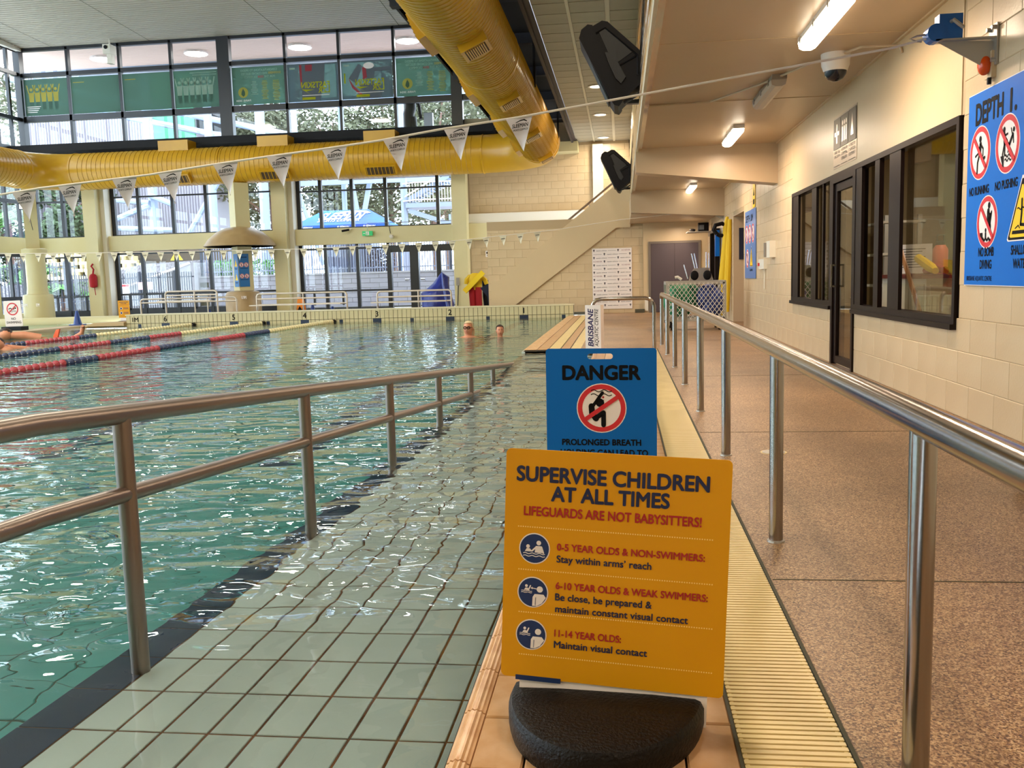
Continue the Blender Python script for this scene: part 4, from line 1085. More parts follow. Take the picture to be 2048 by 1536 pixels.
# loudspeakers on the fascia
def speaker(y, label):
    t = thing('loudspeaker', label, 'speaker', (-.05, y, 3.7))
    # side outline (X,Z): front baffle on the left leaning down
    out = [(-.47, 4.05), (-.43, 4.16), (-.37, 4.20), (-.20, 4.235), (-.13, 4.22), (.26, 3.86), (.30, 3.80), (.30, 3.50), (.27, 3.44), (.02, 3.20), (-.04, 3.18), (-.10, 3.27)]
    body = [(-.33, 4.17), (-.20, 4.235), (-.13, 4.22), (.26, 3.86), (.30, 3.80), (.30, 3.50), (.27, 3.44), (.03, 3.23)]
    o = obj('cabinet', MB().prism(body, y, y + .58, 'Y'), black_plastic, t)
    bf = [(-.49, 4.03), (-.46, 4.13), (-.38, 4.19), (-.32, 4.18), (.04, 3.22), (.0, 3.17), (-.06, 3.19), (-.13, 3.30)]
    obj('front_rim', MB().prism(bf, y - .035, y + .615, 'Y'), black_plastic, t)
    obj('side_recess', MB().prism([(-.24, 4.10), (-.15, 4.14), (.17, 3.83), (.0, 3.72), (-.10, 3.78)], y - .012, y + .001, 'Y'), mat('black_recess', '#0c0a0d', .5), t)
    obj('side_rib', MB().tube([(-.27, 4.07), (-.15, 4.13), (.22, 3.80)] and [(-.28, y - .01, 4.08), (-.16, y - .01, 4.14), (.24, y - .01, 3.79), (.24, y - .01, 3.55)], .012, 6), black_plastic, t)
    obj('side_rib', MB().tube([(-.02, y - .01, 3.66), (.24, y - .01, 3.79)], .01, 6), black_plastic, t)
    obj('handle', MB().prism([(-.17, 3.84), (-.10, 3.84), (-.10, 3.88), (-.02, 3.86), (-.02, 3.74), (.09, 3.53), (.03, 3.45), (-.04, 3.52), (-.12, 3.70)], y - .03, y + .001, 'Y'), mat('black_recess', '#0c0a0d', .5), t)
    g = MB(); g.prism([(-.475, 4.02), (-.14, 3.27), (-.125, 3.275), (-.46, 4.03)], y + .03, y + .55, 'Y')
    obj('front_grille', g, mat('speaker_grille', '#202a2c', .6), t)
    obj('bracket', MB().box(.27, .335, y + .10, y + .46, 3.22, 3.72).box(.10, .33, y + .2, y + .3, 3.24, 3.29).tube([(.06, y + .05, 3.22), (.32, y + .05, 3.36)], .02, 6), black_metal, t)
speaker(12.0, 'big black loudspeaker hung on the ribbed fascia, nearer of two')
speaker(24.0, 'smaller-looking black loudspeaker on the fascia above the stair')

# ============================================================ wall signs, right-hand wall
def wall_frame(y, z, x=XR - .012): return frame((x, y, z), (0, -1, 0), (0, 0, 1))
t = thing('pool_rules_sign', 'large blue pool rules sign on the block wall reading DEPTH', 'sign', (XR, 5.9, .92))
M = wall_frame(6.575, .92)
W_, H_ = 1.75, 1.235
obj('board', MB().box(0, W_, 0, H_, -.006, 0, M), sign_blue, t)
obj('edge_trim', MB().box(-.006, W_ + .006, -.006, H_ + .006, -.008, -.003, M), sign_white, t)
d = Draw(M)
d.text(ink, 'DEPTH', .125, 1.035, .132, .035, width=.44); d.text(ink, '1.', .66, 1.035, .132, .035, width=.10)
c = (.215, .85); d.prohibit(c, .172)
def P2(c, s, pts): return [(c[0] + s * x, c[1] + s * y) for x, y in pts]
s = .172
def S(m, c, pts, w, z=3): d.line(m, P2(c, s, pts), w * s, z)
d.disc(ink, (c[0] + .02 * s, c[1] + .50 * s), .12 * s, 3)
S(ink, c, [(.05, .30), (-.02, -.05)], .22); S(ink, c, [(.05, .30), (.30, .12), (.30, -.12)], .09); S(ink, c, [(0, .28), (-.18, -.02), (-.42, -.10)], .09)
S(ink, c, [(-.02, -.05), (-.20, -.35), (-.22, -.72)], .13); S(ink, c, [(.0, -.05), (.25, -.28), (.48, -.22)], .12)
d.bar(7)
d.text(ink, 'NO RUNNING', .215, .585, .052, .028, width=.33, align='c')
c = (.64, .85); d.prohibit(c, .178)
d.disc(ink, (c[0] - .28 * s, c[1] + .52 * s), .10 * s, 3); S(ink, c, [(-.28, .38), (-.22, 0)], .17); S(ink, c, [(-.25, .3), (.02, .34)], .08); S(ink, c, [(-.25, .3), (-.02, .12)], .08); S(ink, c, [(-.25, 0), (-.38, -.35)], .1); S(ink, c, [(-.2, 0), (-.2, -.35)], .1)
d.disc(ink, (c[0] + .52 * s, c[1] + .42 * s), .09 * s, 3); S(ink, c, [(.45, .25), (.18, -.05)], .15); S(ink, c, [(.42, .22), (.30, .48)], .07); S(ink, c, [(.48, .22), (.52, -.02)], .07); S(ink, c, [(.2, -.03), (-.02, .02)], .08); S(ink, c, [(.18, -.05), (.08, -.3)], .08)
d.poly(ink, P2(c, s, [(-.55, -.38), (-.25, -.38), (-.25, -.80), (-.36, -.74)]), 3)
for yy in (-.42, -.56): d.wave(ink, c[0] - .18 * s, c[0] + .38 * s, c[1] + yy * s, .05 * s, 2, .06 * s)
d.bar(7)
d.text(ink, 'NO PUSHING', .64, .585, .052, .028, width=.33, align='c')
c = (.365, .40); d.prohibit(c, .168)
d.disc(ink, (c[0] + .18 * s, c[1] + .60 * s), .12 * s, 3); S(ink, c, [(.12, .38), (.12, .05), (.28, -.18)], .24); S(ink, c, [(.1, .35), (.38, .22), (.22, .02)], .09); S(ink, c, [(.2, .1), (.42, .35), (.3, -.12)], .1)
d.disc(ink, (c[0] - .08 * s, c[1] - .30 * s), .08 * s, 3); S(ink, c, [(-.08, -.42), (-.08, -.55)], .14)
d.poly(ink, P2(c, s, [(-.62, -.38), (-.36, -.38), (-.36, -.60), (-.45, -.60), (-.62, -.48)]), 3)
d.wave(ink, c[0] - .40 * s, c[0] + .38 * s, c[1] - .64 * s, .05 * s, 3, .10 * s)
d.bar(7)
d.text(ink, 'NO BOMB', .365, .185, .055, .028, width=.25, align='c'); d.text(ink, 'DIVING', .365, .105, .055, .028, width=.19, align='c')
d.text(ink, 'BRISBANE AQUATIC CENTRE', .05, .028, .030, .006, width=.42)
def tri(c, r, m=tri_yellow):
    for q, (mm, k) in enumerate(((sign_white, 1.0), (ink, .93), (m, .80))):
        p = [(c[0] + r * k * 1.05 * x, c[1] + r * (k * (y + .33) - .33)) for x, y in ((-.93, -.80), (-.87, -.86), (.87, -.86), (.93, -.80), (.05, .98), (-.05, .98))]
        d.poly(mm, p, 1 + q, 'pictogram')
c = (.88, .44); s = .205; tri(c, .205)
S(ink, c, [(0, .30), (0, -.05), (-.05, -.40)], .1, 5); d.wave(ink, c[0] - .3 * s, c[0] + .3 * s, c[1] + .05 * s, .03 * s, 2, .04 * s, 5)
S(ink, c, [(-.05, -.40), (.2, -.42)], .09, 5); d.poly(ink, P2(c, s, [(-.62, -.66), (.62, -.66), (.66, -.56), (-.58, -.56)]), 5); S(ink, c, [(-.4, -.5), (-.2, -.42), (-.1, -.5)], .04, 5)
d.text(ink, 'SHALLOW', .88, .185, .055, .028, width=.27, align='c'); d.text(ink, 'WATER', .88, .105, .055, .028, width=.20, align='c')
d.build(t)
# brushed first aid station sign above the door
t = thing('first_aid_sign', 'brushed metal three panel first aid sign above the brown door', 'sign', (XR, 10.05, 2.2))
M = wall_frame(10.55, 2.125)
brushed = mat('brushed_sign_metal', '#b8ab98', .42, metal=1.0)
obj('plate', MB().box(0, 1.0, 0, .54, -.012, -.004, M), brushed, t)
d = Draw(M); bd = mat('bronze_panel', '#6c6455', .5, metal=.3)
for i, (a, ls) in enumerate(((.02, ('FIRST AID', 'STATION')), (.345, ('AUTOMATED', 'EXTERNAL', 'DEFIBRILLATOR')), (.67, ('RESCUE', 'OXYGEN', 'EQUIPMENT')))):
    d.rect(bd, a, .20, a + .31, .52, 1, 'pictogram')
    for k, l in enumerate(ls): d.text(bd, l, a + .155, .155 - .045 * k, .03, .01, width=.25, align='c')
    d.rect(bd, a + .02, .02, a + .29, .026, 1)
pm = mat('sign_pale_metal', '#d8cdbd', .3, metal=.5)
d.rect(pm, .15, .26, .19, .46, 2, 'pictogram'); d.rect(pm, .07, .34, .27, .38, 2, 'pictogram')
for x in (.42, .50, .58): d.disc(pm, (x, .44), .025, 2); d.rect(pm, x - .02, .25, x + .02, .40, 2, 'pictogram')
d.poly(pm, [(.77, .26), (.88, .26), (.825, .48)], 2, 'pictogram')
d.build(t)
# second pool rules sign down the corridor
t = thing('pool_rules_sign', 'smaller-looking faded blue pool rules sign beside the recessed doorway', 'sign', (XR, 17, .92))
M = wall_frame(17.75, .92)
obj('board', MB().box(0, 1.4, 0, 1.22, -.006, 0, M), mat('faded_blue_board', '#4574b4', .3), t)
d = Draw(M); d.text(ink, 'DEPTH 1.0M', .12, 1.02, .12, .02, width=.9)
for x in (.25, .65, 1.05):
    d.prohibit((x, .80), .17); d.line(ink, [(x, .88), (x - .02, .78), (x - .06, .70)], .04, 4); d.bar(7)
d.prohibit((.35, .36), .17); d.line(ink, [(.35, .44), (.35, .30)], .05, 4); d.bar(7)
s = .2; tri((.85, .38), .20); d.line(ink, [(.85, .45), (.85, .30)], .03, 5)
d.text(ink, 'SHALLOW WATER', .85, .13, .04, .01, width=.35, align='c')
d.build(t)
t = thing('caution_sign', 'tiny yellow warning sign above the faded blue rules sign', 'sign', (XR, 16.6, 2.35))
M = wall_frame(16.75, 2.16); obj('board', MB().box(0, .28, 0, .42, -.006, 0, M), tri_yellow, t)
d = Draw(M); d.poly(ink, [(.05, .2), (.23, .2), (.14, .36)], 1, 'pictogram'); d.rect(ink, .04, .05, .24, .14, 1); d.build(t)
t = thing('wall_phone', 'beige wall telephone box on the block wall', 'telephone', (XR, 14.6, 1.3))
obj('case', MB().box(XR - .09, XR, 14.35, 14.75, 1.25, 1.50), pale_paint, t); obj('handset', MB().box(XR - .12, XR - .09, 14.66, 14.74, 1.26, 1.48), mat('grey_plastic', '#7e766c', .5), t)
t = thing('junction_box', 'small beige box with red button beside the faded blue sign', 'switch box', (XR, 15.6, 1.1))
obj('case', MB().box(XR - .05, XR, 15.2, 15.75, 1.08, 1.24), pale_paint, t); obj('button', MB().box(XR - .07, XR - .05, 15.65, 15.74, 1.13, 1.18), sign_red, t)
obj('conduit', MB().tube([(XR - .02, 15.3, 1.08), (XR - .02, 15.3, .75)], .012, 6), pale_paint, t)

# gear around the far wall opening
t = thing('lifting_sling', 'long yellow sling hanging from a black hook on the wall', 'sling', (2.2, 20.4, 0))
b = MB(); b.tube([(2.27, 20.2, 2.22), (2.24, 20.2, 2.05), (2.25, 20.2, 1.7), (2.20, 20.3, 1.0), (2.16, 20.35, .35), (2.16, 20.4, .12)], [.03, .06, .09, .10, .11, .06], 10)
b.tube([(2.29, 19.95, 2.15), (2.27, 19.95, 1.6), (2.24, 19.95, .8), (2.23, 19.95, .2)], [.04, .06, .07, .05], 8)
obj('webbing', b, yellow_cloth, t, smooth=True)
obj('harness', MB().tube([(2.05, 20.2, 1.86), (1.98, 20.2, 1.95), (2.02, 20.2, 2.05), (2.16, 20.2, 2.08), (2.28, 20.2, 2.0), (2.26, 20.2, 1.84), (2.12, 20.2, 1.82), (2.05, 20.2, 1.86)], .045, 8), black_plastic, t)
t = thing('wall_shelf', 'small wall shelf holding a black radio beside the far door', 'shelf', (1.95, 24.4, 2.0))
obj('shelf_board', MB().box(1.70, 2.32, 24.0, 24.7, 2.08, 2.10).box(2.28, 2.33, 24.0, 24.7, 1.98, 2.1), galv, t)
t = thing('radio', 'black portable radio standing on the small wall shelf', 'radio', (2.1, 24.3, 2.1))
obj('case', MB().box(1.98, 2.24, 24.1, 24.35, 2.10, 2.32), black_plastic, t); obj('face', MB().box(2.0, 2.12, 24.09, 24.10, 2.14, 2.26), mat('radio_face', '#5a6066', .4), t)
t = thing('binoculars', 'small dark object on the shelf left of the radio', 'binoculars', (1.85, 24.3, 2.1))
obj('barrel', MB().ell((1.84, 24.25, 2.14), (.08, .06, .04)), black_plastic, t)
dr3 = struct('door_5')
obj('door_frame', MB().box(2.22, 2.33, 22.3, 22.42, 0, 2.0).box(2.22, 2.33, 23.5, 23.6, 0, 2.0).box(2.22, 2.33, 22.3, 23.6, 2.0, 2.08), brown_frame, dr3)
obj('pane', MB().box(2.27, 2.29, 22.42, 23.5, .05, 2.0), oglass, dr3)
t = thing('blue_notice', 'narrow blue notice on the wall above the trolley', 'notice', (2.3, 21.9, 1.5))
obj('board', MB().box(2.20, 2.29, 22.0, 22.2, 1.42, 2.02), sign_blue, t)
t = thing('floor_drain', 'round pale drain cover in the walkway', 'drain', (.95, 5.35, 0))
obj('cover', MB().lathe([(.065, 0), (.065, .004), (.0, .005)], (.865, 5.36, 0), 20), galv, t)
obj('cover_rim', MB().lathe([(.075, 0), (.075, .002)], (.865, 5.36, 0), 20), grate_y, t)

# mesh trolley
t = thing('mesh_trolley', 'silver framed mesh trolley of pool gear parked behind the handrail', 'trolley', (1.45, 17.5, 0))
x0, x1, y0, y1, z0, z1 = .84, 1.86, 17.0, 17.9, .20, .87
fr = MB()
for x in (x0, x1):
    for y in (y0, y1): fr.box(x - .03, x + .03, y - .03, y + .03, .10, z1)
for z in (z0, z1):
    for y in (y0, y1): fr.box(x0, x1, y - .03, y + .03, z - .03, z + .03)
    for x in (x0, x1): fr.box(x - .03, x + .03, y0, y1, z - .03, z + .03)
obj('frame', fr, galv, t)
mm = MB(); n = 13
W2, H2 = x1 - x0, z1 - z0
for k in range(-9, n + 9):
    for sgn in (1, -1):
        xa = x0 + W2 * k / n; pts = []
        if sgn == 1: a = (xa, z0); bb = (xa + H2 * .75, z1)
        else: a = (xa + H2 * .75, z0); bb = (xa, z1)
        # clip to frame
        def clip(a, b):
            (ax, az), (bx, bz) = a, b
            t0, t1 = 0.0, 1.0; dx = bx - ax
            for lo, hi in ((x0, x1),):
                ta, tb = (lo - ax) / dx, (hi - ax) / dx
                t0, t1 = max(t0, min(ta, tb)), min(t1, max(ta, tb))
            return None if t0 >= t1 - .02 else ((ax + dx * t0, az + (bz - az) * t0), (ax + dx * t1, az + (bz - az) * t1))
        c_ = clip(a, bb)
        if c_: mm.tube([(c_[0][0], y0 - .03, c_[0][1]), (c_[1][0], y0 - .03, c_[1][1])], .0055, 4)
obj('chain_mesh', mm, mat('pale_wire', '#cfcac0', .4), t, kind='stuff')
for x in (x0 + .08, x1 - .08):
    for y in (y0 + .1, y1 - .1): obj('caster', MB().tube([(x - .02, y, .06), (x + .02, y, .06)], .06, 12).box(x - .03, x + .03, y - .03, y + .03, .09, .14), black_plastic, t)
def bag(name, label, cat, c, r, m, seed):
    tt = thing(name, label, cat, (c[0], c[1], z0)); rr = random.Random(seed)
    for k in range(7):
        q = (c[0] + rr.uniform(-r[0], r[0]) * .45, c[1] + rr.uniform(-.1, .1), c[2] + rr.uniform(-r[2], r[2]) * .4)
        obj('fold', MB().ell(q, (r[0] * rr.uniform(.7, 1.0), .2, r[2] * rr.uniform(.7, 1.0)), 10, 7), m, tt, smooth=True)
bag('net_bag', 'green net bag filling the left half of the mesh trolley', 'bag', (1.13, 17.4, .53), (.27, .2, .30), mat('green_net', '#1f7a50', .6), 3)
bag('equipment_bag', 'dark blue bag in the right half of the mesh trolley', 'bag', (1.60, 17.4, .51), (.22, .2, .29), mat('blue_bag', '#2a3f86', .6), 5)
t = thing('equipment_rack', 'polished metal seat frame with two dark oval holes on top of trolley', 'metal frame', (1.47, 17.3, .9))
obj('shell', MB().prism([(1.24, .90), (1.27, 1.02), (1.33, 1.13), (1.58, 1.14), (1.64, 1.02), (1.68, .90)], 17.15, 17.3, 'Y'), silver, t)
for x in (1.335, 1.565): obj('oval_hole', MB().ell((x, 17.15, 1.0), (.075, .02, .09), 16, 8), black_plastic, t, smooth=True)
for a, b_ in (((1.35, 1.12), (1.29, 1.40)), ((1.39, 1.12), (1.34, 1.40)), ((1.55, 1.12), (1.555, 1.42)), ((1.60, 1.12), (1.60, 1.40)), ((1.22, .94), (1.15, 1.20))):
    obj('rod', MB().tube([(a[0], 17.2, a[1]), (b_[0], 17.25, b_[1])], .014, 8), silver, t)
obj('grip', MB().tube([(1.10, 17.15, .93), (1.03, 17.15, .98), (.98, 17.15, .97)], .025, 8), pale_paint, t)

# sponsor board on the end wall
t = thing('sponsor_board', 'white board with repeated small logos on the end wall', 'board', (-.25, EX, .1))
M = frame((-.79, EX - .02, .12), (1, 0, 0), (0, 0, 1))
obj('panel', MB().box(0, 1.08, 0, 1.66, -.012, 0, M), sign_white, t)
d = Draw(M); rr = ('r', 'b')
gi = mat('grey_ink', '#4c474e', .6); rp_ = mat('dull_red_ink', '#8c4a56', .6)
def badge(x, y): d.disc(gi, (x, y + .012), .024, 1, 'logo', 10); d.rect(gi, x - .012, y - .03, x + .012, y - .012, 1, 'logo')
for r_ in range(16):
    y = 1.60 - .10 * r_
    k = r_ % 4
    if k in (0, 2):
        badge(.05, y); d.text(gi, 'aquatic achiever', .11, y - .012, .024, .02, width=.30); d.rect(gi, .43, y - .004, .65, y + .003, 1)
        badge(.71, y)
        if r_ in (0, 4, 8): d.text(rp_, 'ACHIEVER', .80, y - .015, .035, .0, width=.24)
        else: d.text(gi, 'aquatic achiever', .77, y - .012, .024, .02, width=.28)
    else:
        if k == 3: d.text(rp_, 'ACHIEVER', .02, y - .015, .035, .0, width=.25)
        else: d.rect(gi, .03, y - .004, .26, y + .003, 1)
        badge(.335, y); d.text(gi, 'aquatic achiever', .41, y - .012, .024, .02, width=.30); d.rect(gi, .73, y - .004, .95, y + .003, 1); badge(1.03, y)
d.build(t)
t = thing('wall_placard', 'small white placard low beside the grey double doors', 'notice', (.67, EX - .12, .1))
obj('sheet', MB().box(.63, .72, EX - .125, EX - .11, .05, .34), pale_paint, t)

# ============================================================ free-standing signs
t = thing('supervision_sign', 'yellow SUPERVISE CHILDREN board standing on a black half-round rubber base', 'sign', (-.04, 2.05, 0))
_v = [-.0413, 2.05, .0927, -.0879, -.0558, .0426]
Rm = Matrix.Rotation(_v[3], 4, 'Z') @ Matrix.Rotation(_v[4], 4, 'X') @ Matrix.Rotation(_v[5], 4, 'Y')
W_, H_ = .52, .549
OM = Matrix.Translation(_v[:3]) @ Rm
# board frame: x right, y up, z toward the viewer
BMx = OM @ Matrix(((1, 0, 0, -W_ / 2), (0, 0, -1, 0), (0, 1, 0, 0), (0, 0, 0, 1)))
def rrect(x0, y0, x1, y1, r, n=6):
    p = []
    for cx, cy, a0 in ((x1 - r, y1 - r, 0), (x0 + r, y1 - r, pi / 2), (x0 + r, y0 + r, pi), (x1 - r, y0 + r, 3 * pi / 2)):
        p += [(cx + r * cos(a0 + pi / 2 * i / n), cy + r * sin(a0 + pi / 2 * i / n)) for i in range(n + 1)]
    return p
obj('yellow_board', MB().prism(rrect(0, 0, W_, H_, .012), -.005, 0, 'Z', BMx), sign_yellow, t)
obj('white_backing_board', MB().box(.045, W_ - .035, -.075, .10, -.010, -.005, BMx), sign_white, t)
d = Draw(BMx)
k = W_ / 449.0
def yy(off): return H_ - off * H_ / 465.0
def xx(px, off=0): return (px - 1015 + off * .033) * k
navy = navy_ink
d.text(navy, 'SUPERVISE CHILDREN', xx(1236 - 6), yy(34 + 29), .0345, .034, width=385 * k, align='c')
d.text(navy, 'AT ALL TIMES', xx(1231 - 3), yy(67 + 33), .0335, .034, width=237 * k, align='c')
d.text(red_ink, 'LIFEGUARDS ARE NOT BABYSITTERS!', xx(1232), yy(132), .0215, .026, width=355 * k, align='c')
for off in (157, 244, 331, 418):
    x = xx(1038, off)
    while x < xx(1426, off): d.rect(dot_cream, x, yy(off), x + .0028, yy(off) + .0028, 1, 'dotted_line'); x += .0056
def icon(cx, off, kind):
    c = (xx(cx, off), yy(off)); r = 32 * k
    d.disc(sign_white, c, r, 1); d.disc(icon_navy, c, r * .93, 2)
    def q(*p): return [(c[0] + r * a, c[1] + r * b) for a, b in p]
    if kind == 0:
        d.disc(sign_white, (c[0] + .27 * r, c[1] + .38 * r), .15 * r, 3); d.disc(sign_white, (c[0] - .42 * r, c[1] + .13 * r), .12 * r, 3)
        d.poly(sign_white, q((.02, -.25), (.08, .18), (.46, .18), (.55, -.25)), 3, 'pictogram'); d.line(sign_white, q((.12, .12), (-.15, -.15)), .1 * r, 3); d.line(sign_white, q((.45, .12), (.58, -.25)), .1 * r, 3)
        d.poly(sign_white, q((-.62, -.2), (-.5, 0), (-.3, 0), (-.12, -.2)), 3, 'pictogram')
        for w in (-.32, -.48): d.wave(sign_white, c[0] - .72 * r, c[0] + .68 * r, c[1] + w * r, .035 * r, 3, .05 * r)
    else:
        d.disc(sign_white, (c[0] + .45 * r, c[1] + .22 * r), .20 * r, 3)
        d.poly(sign_white, q((-.02, -.88), (0, -.30), (.12, -.10), (.70, -.10), (.86, -.3), (.6, -.68), (.3, -.86)), 3, 'pictogram')
        d.line(icon_navy, q((.20, -.32), (.18, -.80)), .035 * r, 4)
        d.disc(sign_white, (c[0] - .42 * r, c[1] + .40 * r), .09 * r, 3); d.poly(sign_white, q((-.58, .12), (-.48, .27), (-.32, .27), (-.2, .12)), 3, 'pictogram'); d.line(sign_white, q((-.25, .2), (-.16, .42)), .08 * r, 3)
        for w in (.07, -.03): d.wave(sign_white, c[0] - .75 * r, c[0] - .05 * r, c[1] + w * r, .025 * r, 2, .04 * r)
        if kind == 1: d.line(sign_white, q((.22, .24), (-.08, .28)), .05 * r, 3); d.poly(sign_white, q((-.15, .28), (-.02, .36), (-.02, .19)), 3, 'pictogram')
icon(1072, 199, 0); icon(1068, 288, 1); icon(1064, 375, 2)
for s_, px, off, w, m in (('0-5 YEAR OLDS & NON-SWIMMERS:', 1118, 199, 294, red_ink), ('Stay within arms\u2019 reach', 1117, 223, 191, navy), ('6-10 YEAR OLDS & WEAK SWIMMERS:', 1115, 277, 303, red_ink),
                          ('Be close, be prepared &', 1114, 300, 195, navy), ('maintain constant visual contact', 1114, 324, 266, navy), ('11-14 YEAR OLDS:', 1112, 374, 136, red_ink), ('Maintain visual contact', 1111, 397, 189, navy)):
    d.text(m, s_, xx(px, off), yy(off), .0165, .024 if m is red_ink else .02, width=w * k)
d.rect(icon_navy, .036, -.006, .145, .006, 2, 'bar_print')
for i in range(3): d.rect(ink, .055 + .022 * i, -.068, .070 + .022 * i, -.058, 1, 'bar_print')
d.build(t)
# rubber base: half-round slab with a rounded rim and a slot
bz = .074
bb = MB(); n = 26; rings = []
for f, z in ((1.0, 0.0), (1.02, .02), (1.02, bz * .72), (.985, bz * .93), (.93, bz), (.5, bz + .004)):
    ring = []
    for i in range(n + 1):
        a = pi + pi * i / n
        ring.append((.225 * f * cos(a), .30 * f * sin(a), z))
    ring += [(.225 * f * cos(a), .055 * sin(a) * f, z) for a in [pi * j / 8 for j in range(1, 8)]]
    rings.append(ring)
m_ = len(rings[0])
vs = [p for r_ in rings for p in r_]
fs = [(i * m_ + j, i * m_ + (j + 1) % m_, (i + 1) * m_ + (j + 1) % m_, (i + 1) * m_ + j) for i in range(len(rings) - 1) for j in range(m_)]
fs += [tuple(range(m_))[::-1], tuple((len(rings) - 1) * m_ + j for j in range(m_))]
bb.add(vs, fs, Matrix.Translation((-.048, 2.085, 0)) @ Matrix.Rotation(-.12, 4, 'Z'))
obj('rubber_base', bb, black_rubber, t, smooth=True)

t = thing('danger_sign', 'blue DANGER board with hand slot standing behind the yellow board', 'sign', (-.1, 4.2, 0))
OM = Matrix.Translation((-.1043, 4.2065, .06)) @ Matrix.Rotation(-.06, 4, 'Z') @ Matrix.Rotation(-.02, 4, 'X') @ Matrix.Rotation(.006, 4, 'Y')
W_, H_ = .512, .655
M = OM @ Matrix(((1, 0, 0, -W_ / 2), (0, 0, -1, 0), (0, 1, 0, 0), (0, 0, 0, 1)))
k = W_ / 221.0
# board with a real hand slot: built from an outline plus slot hole
bo = rrect(0, 0, W_, H_, .012, 4); sx0, sx1, sy0, sy1 = W_ / 2 - .062, W_ / 2 + .056, H_ - .050, H_ - .024
bm_ = MB(); bm_.box(0, W_, 0, sy0, -.006, 0, M).box(0, sx0, sy0, sy1, -.006, 0, M).box(sx1, W_, sy0, sy1, -.006, 0, M)
bm_.prism([(0, sy1), (W_, sy1), (W_, H_ - .012), (W_ - .004, H_ - .004), (W_ - .012, H_), (.012, H_), (.004, H_ - .004), (0, H_ - .012)], -.006, 0, 'Z', M)
for s_ in (sx0, sx1):
    sg = 1 if s_ == sx0 else -1; r_ = (sy1 - sy0) / 2
    for sy, q in ((sy0, 1), (sy1, -1)):
        bm_.prism([(s_, sy), (s_ + sg * r_, sy)] + [(s_ + sg * (r_ - r_ * sin(a)), sy + q * (r_ - r_ * cos(a))) for a in [pi / 2 * i / 5 for i in range(1, 6)]], -.006, 0, 'Z', M)
obj('board', bm_, board_blue, t)
d = Draw(M)
d.text(ink, 'DANGER', W_ / 2 + .002, H_ - (760 - 698) * k, .064, .040, width=157 * k, align='c')
c = (W_ / 2 + .002, H_ - 120 * k); r = 50 * k; s = r
d.prohibit(c, r, tilt=radians(35))
for yq in (.60, .76): d.wave(ink, c[0] - .42 * r, c[0] + .42 * r, c[1] + (yq - .06) * r, .045 * r, 2, .035 * r)
S(ink, c, [(.04, .62), (-.36, .06)], .13, 3); S(sign_white, c, [(-.30, .10), (-.38, .02)], .16, 2)
d.disc(ink, (c[0] - .06 * r, c[1] + .22 * r), .17 * r, 3); S(ink, c, [(-.40, .08), (-.38, -.22), (-.22, -.42)], .24, 3); S(ink, c, [(-.26, -.42), (.08, -.18), (.08, -.68)], .19, 4)
d.disc(red_ink, (c[0] + .07 * r, c[1] + .44 * r), .045 * r, 3); 
for q in (.32, .25, .18): d.disc(ink, (c[0] + .09 * r, c[1] + q * r), .018 * r, 3)
d.bar(7)
d.text(ink, 'PROLONGED BREATH', W_ / 2, H_ - (893 - 698) * k, .0275, .034, width=159 * k, align='c')
d.text(ink, 'HOLDING CAN LEAD TO', W_ / 2 + .012, H_ - (914 - 698) * k, .0275, .034, width=176 * k, align='c')
d.build(t)
obj('rubber_base', MB().lathe([(.24, 0), (.245, .04), (.22, .07), (.1, .075)], (0, 0, 0), 28, Matrix.Translation((-.10, 4.22, 0)) @ Matrix.Diagonal((1, .62, 1, 1))), black_rubber, t, smooth=True)

t = thing('box_sign', 'upright white corrugated plastic sign lettered sideways by hoop rail', 'sign', (-.42, 12.77, 0))
M = Matrix.Translation((-.40, 12.80, 0.0)) @ Matrix.Rotation(-.2529, 4, 'Z') @ Matrix(((1, 0, 0, -.115), (0, 0, -1, 0), (0, 1, 0, 0), (0, 0, 0, 1)))
obj('front_panel', MB().box(0, .225, 0, .64, -.006, 0, M), sign_white, t)
obj('side_panel', MB().box(.219, .225, 0, .64, -.16, -.006, M), sign_white, t); obj('side_panel', MB().box(0, .006, 0, .64, -.16, -.006, M), sign_white, t)
d = Draw(M)
pur = mat('purple_ink', '#2d2053', .5)
d.text(pur, 'BRISBANE', .115, .06, .075, .03, width=.52, rot=pi / 2, slant=.2)
d.text(ink, 'AQUATIC CENTRE', .188, .06, .048, .01, width=.52, rot=pi / 2, slant=.2)
d.rect(ink, .132, .06, .136, .58, 1)
d.build(t)

t = thing('no_swimming_sign', 'white NO SWIMMING board on a black base at the left pool edge', 'sign', (-16.1, 22.6, 0))
Y_ = 22.6
M = frame((-16.34, Y_, .12), (1, .0, 0), (.0, 0, 1)) @ Matrix.Rotation(.03, 4, 'Z')
obj('board', MB().prism(rrect(0, 0, .50, .68, .03), -.01, 0, 'Z', M), sign_white, t)
d = Draw(M); c = (.25, .46); s = .17; d.prohibit(c, .175, tilt=radians(40))
S(ink, c, [(-.62, .02), (-.35, .14), (-.05, -.02), (.3, .02)], .14); d.disc(ink, (c[0] + .5 * s, c[1] + .12 * s), .13 * s, 3)
for q in (-.25, -.42): d.wave(ink, c[0] - .6 * s, c[0] + .6 * s, c[1] + q * s, .05 * s, 2, .06 * s)
d.bar(7); d.text(ink, 'NO', .25, .175, .06, .02, align='c'); d.text(ink, 'SWIMMING', .25, .075, .06, .02, width=.42, align='c')
d.build(t)
obj('base', MB().box(-16.36, -15.80, Y_ - .16, Y_ + .16, -.06, .12), black_rubber, t)
t = thing('supervision_sign', 'small far yellow children sign at the corner beside the tiled wall', 'sign', (-14.2, 25.2, 0))
M = frame((-14.62, 25.2, .20), (1, -.05, 0), (0, 0, 1))
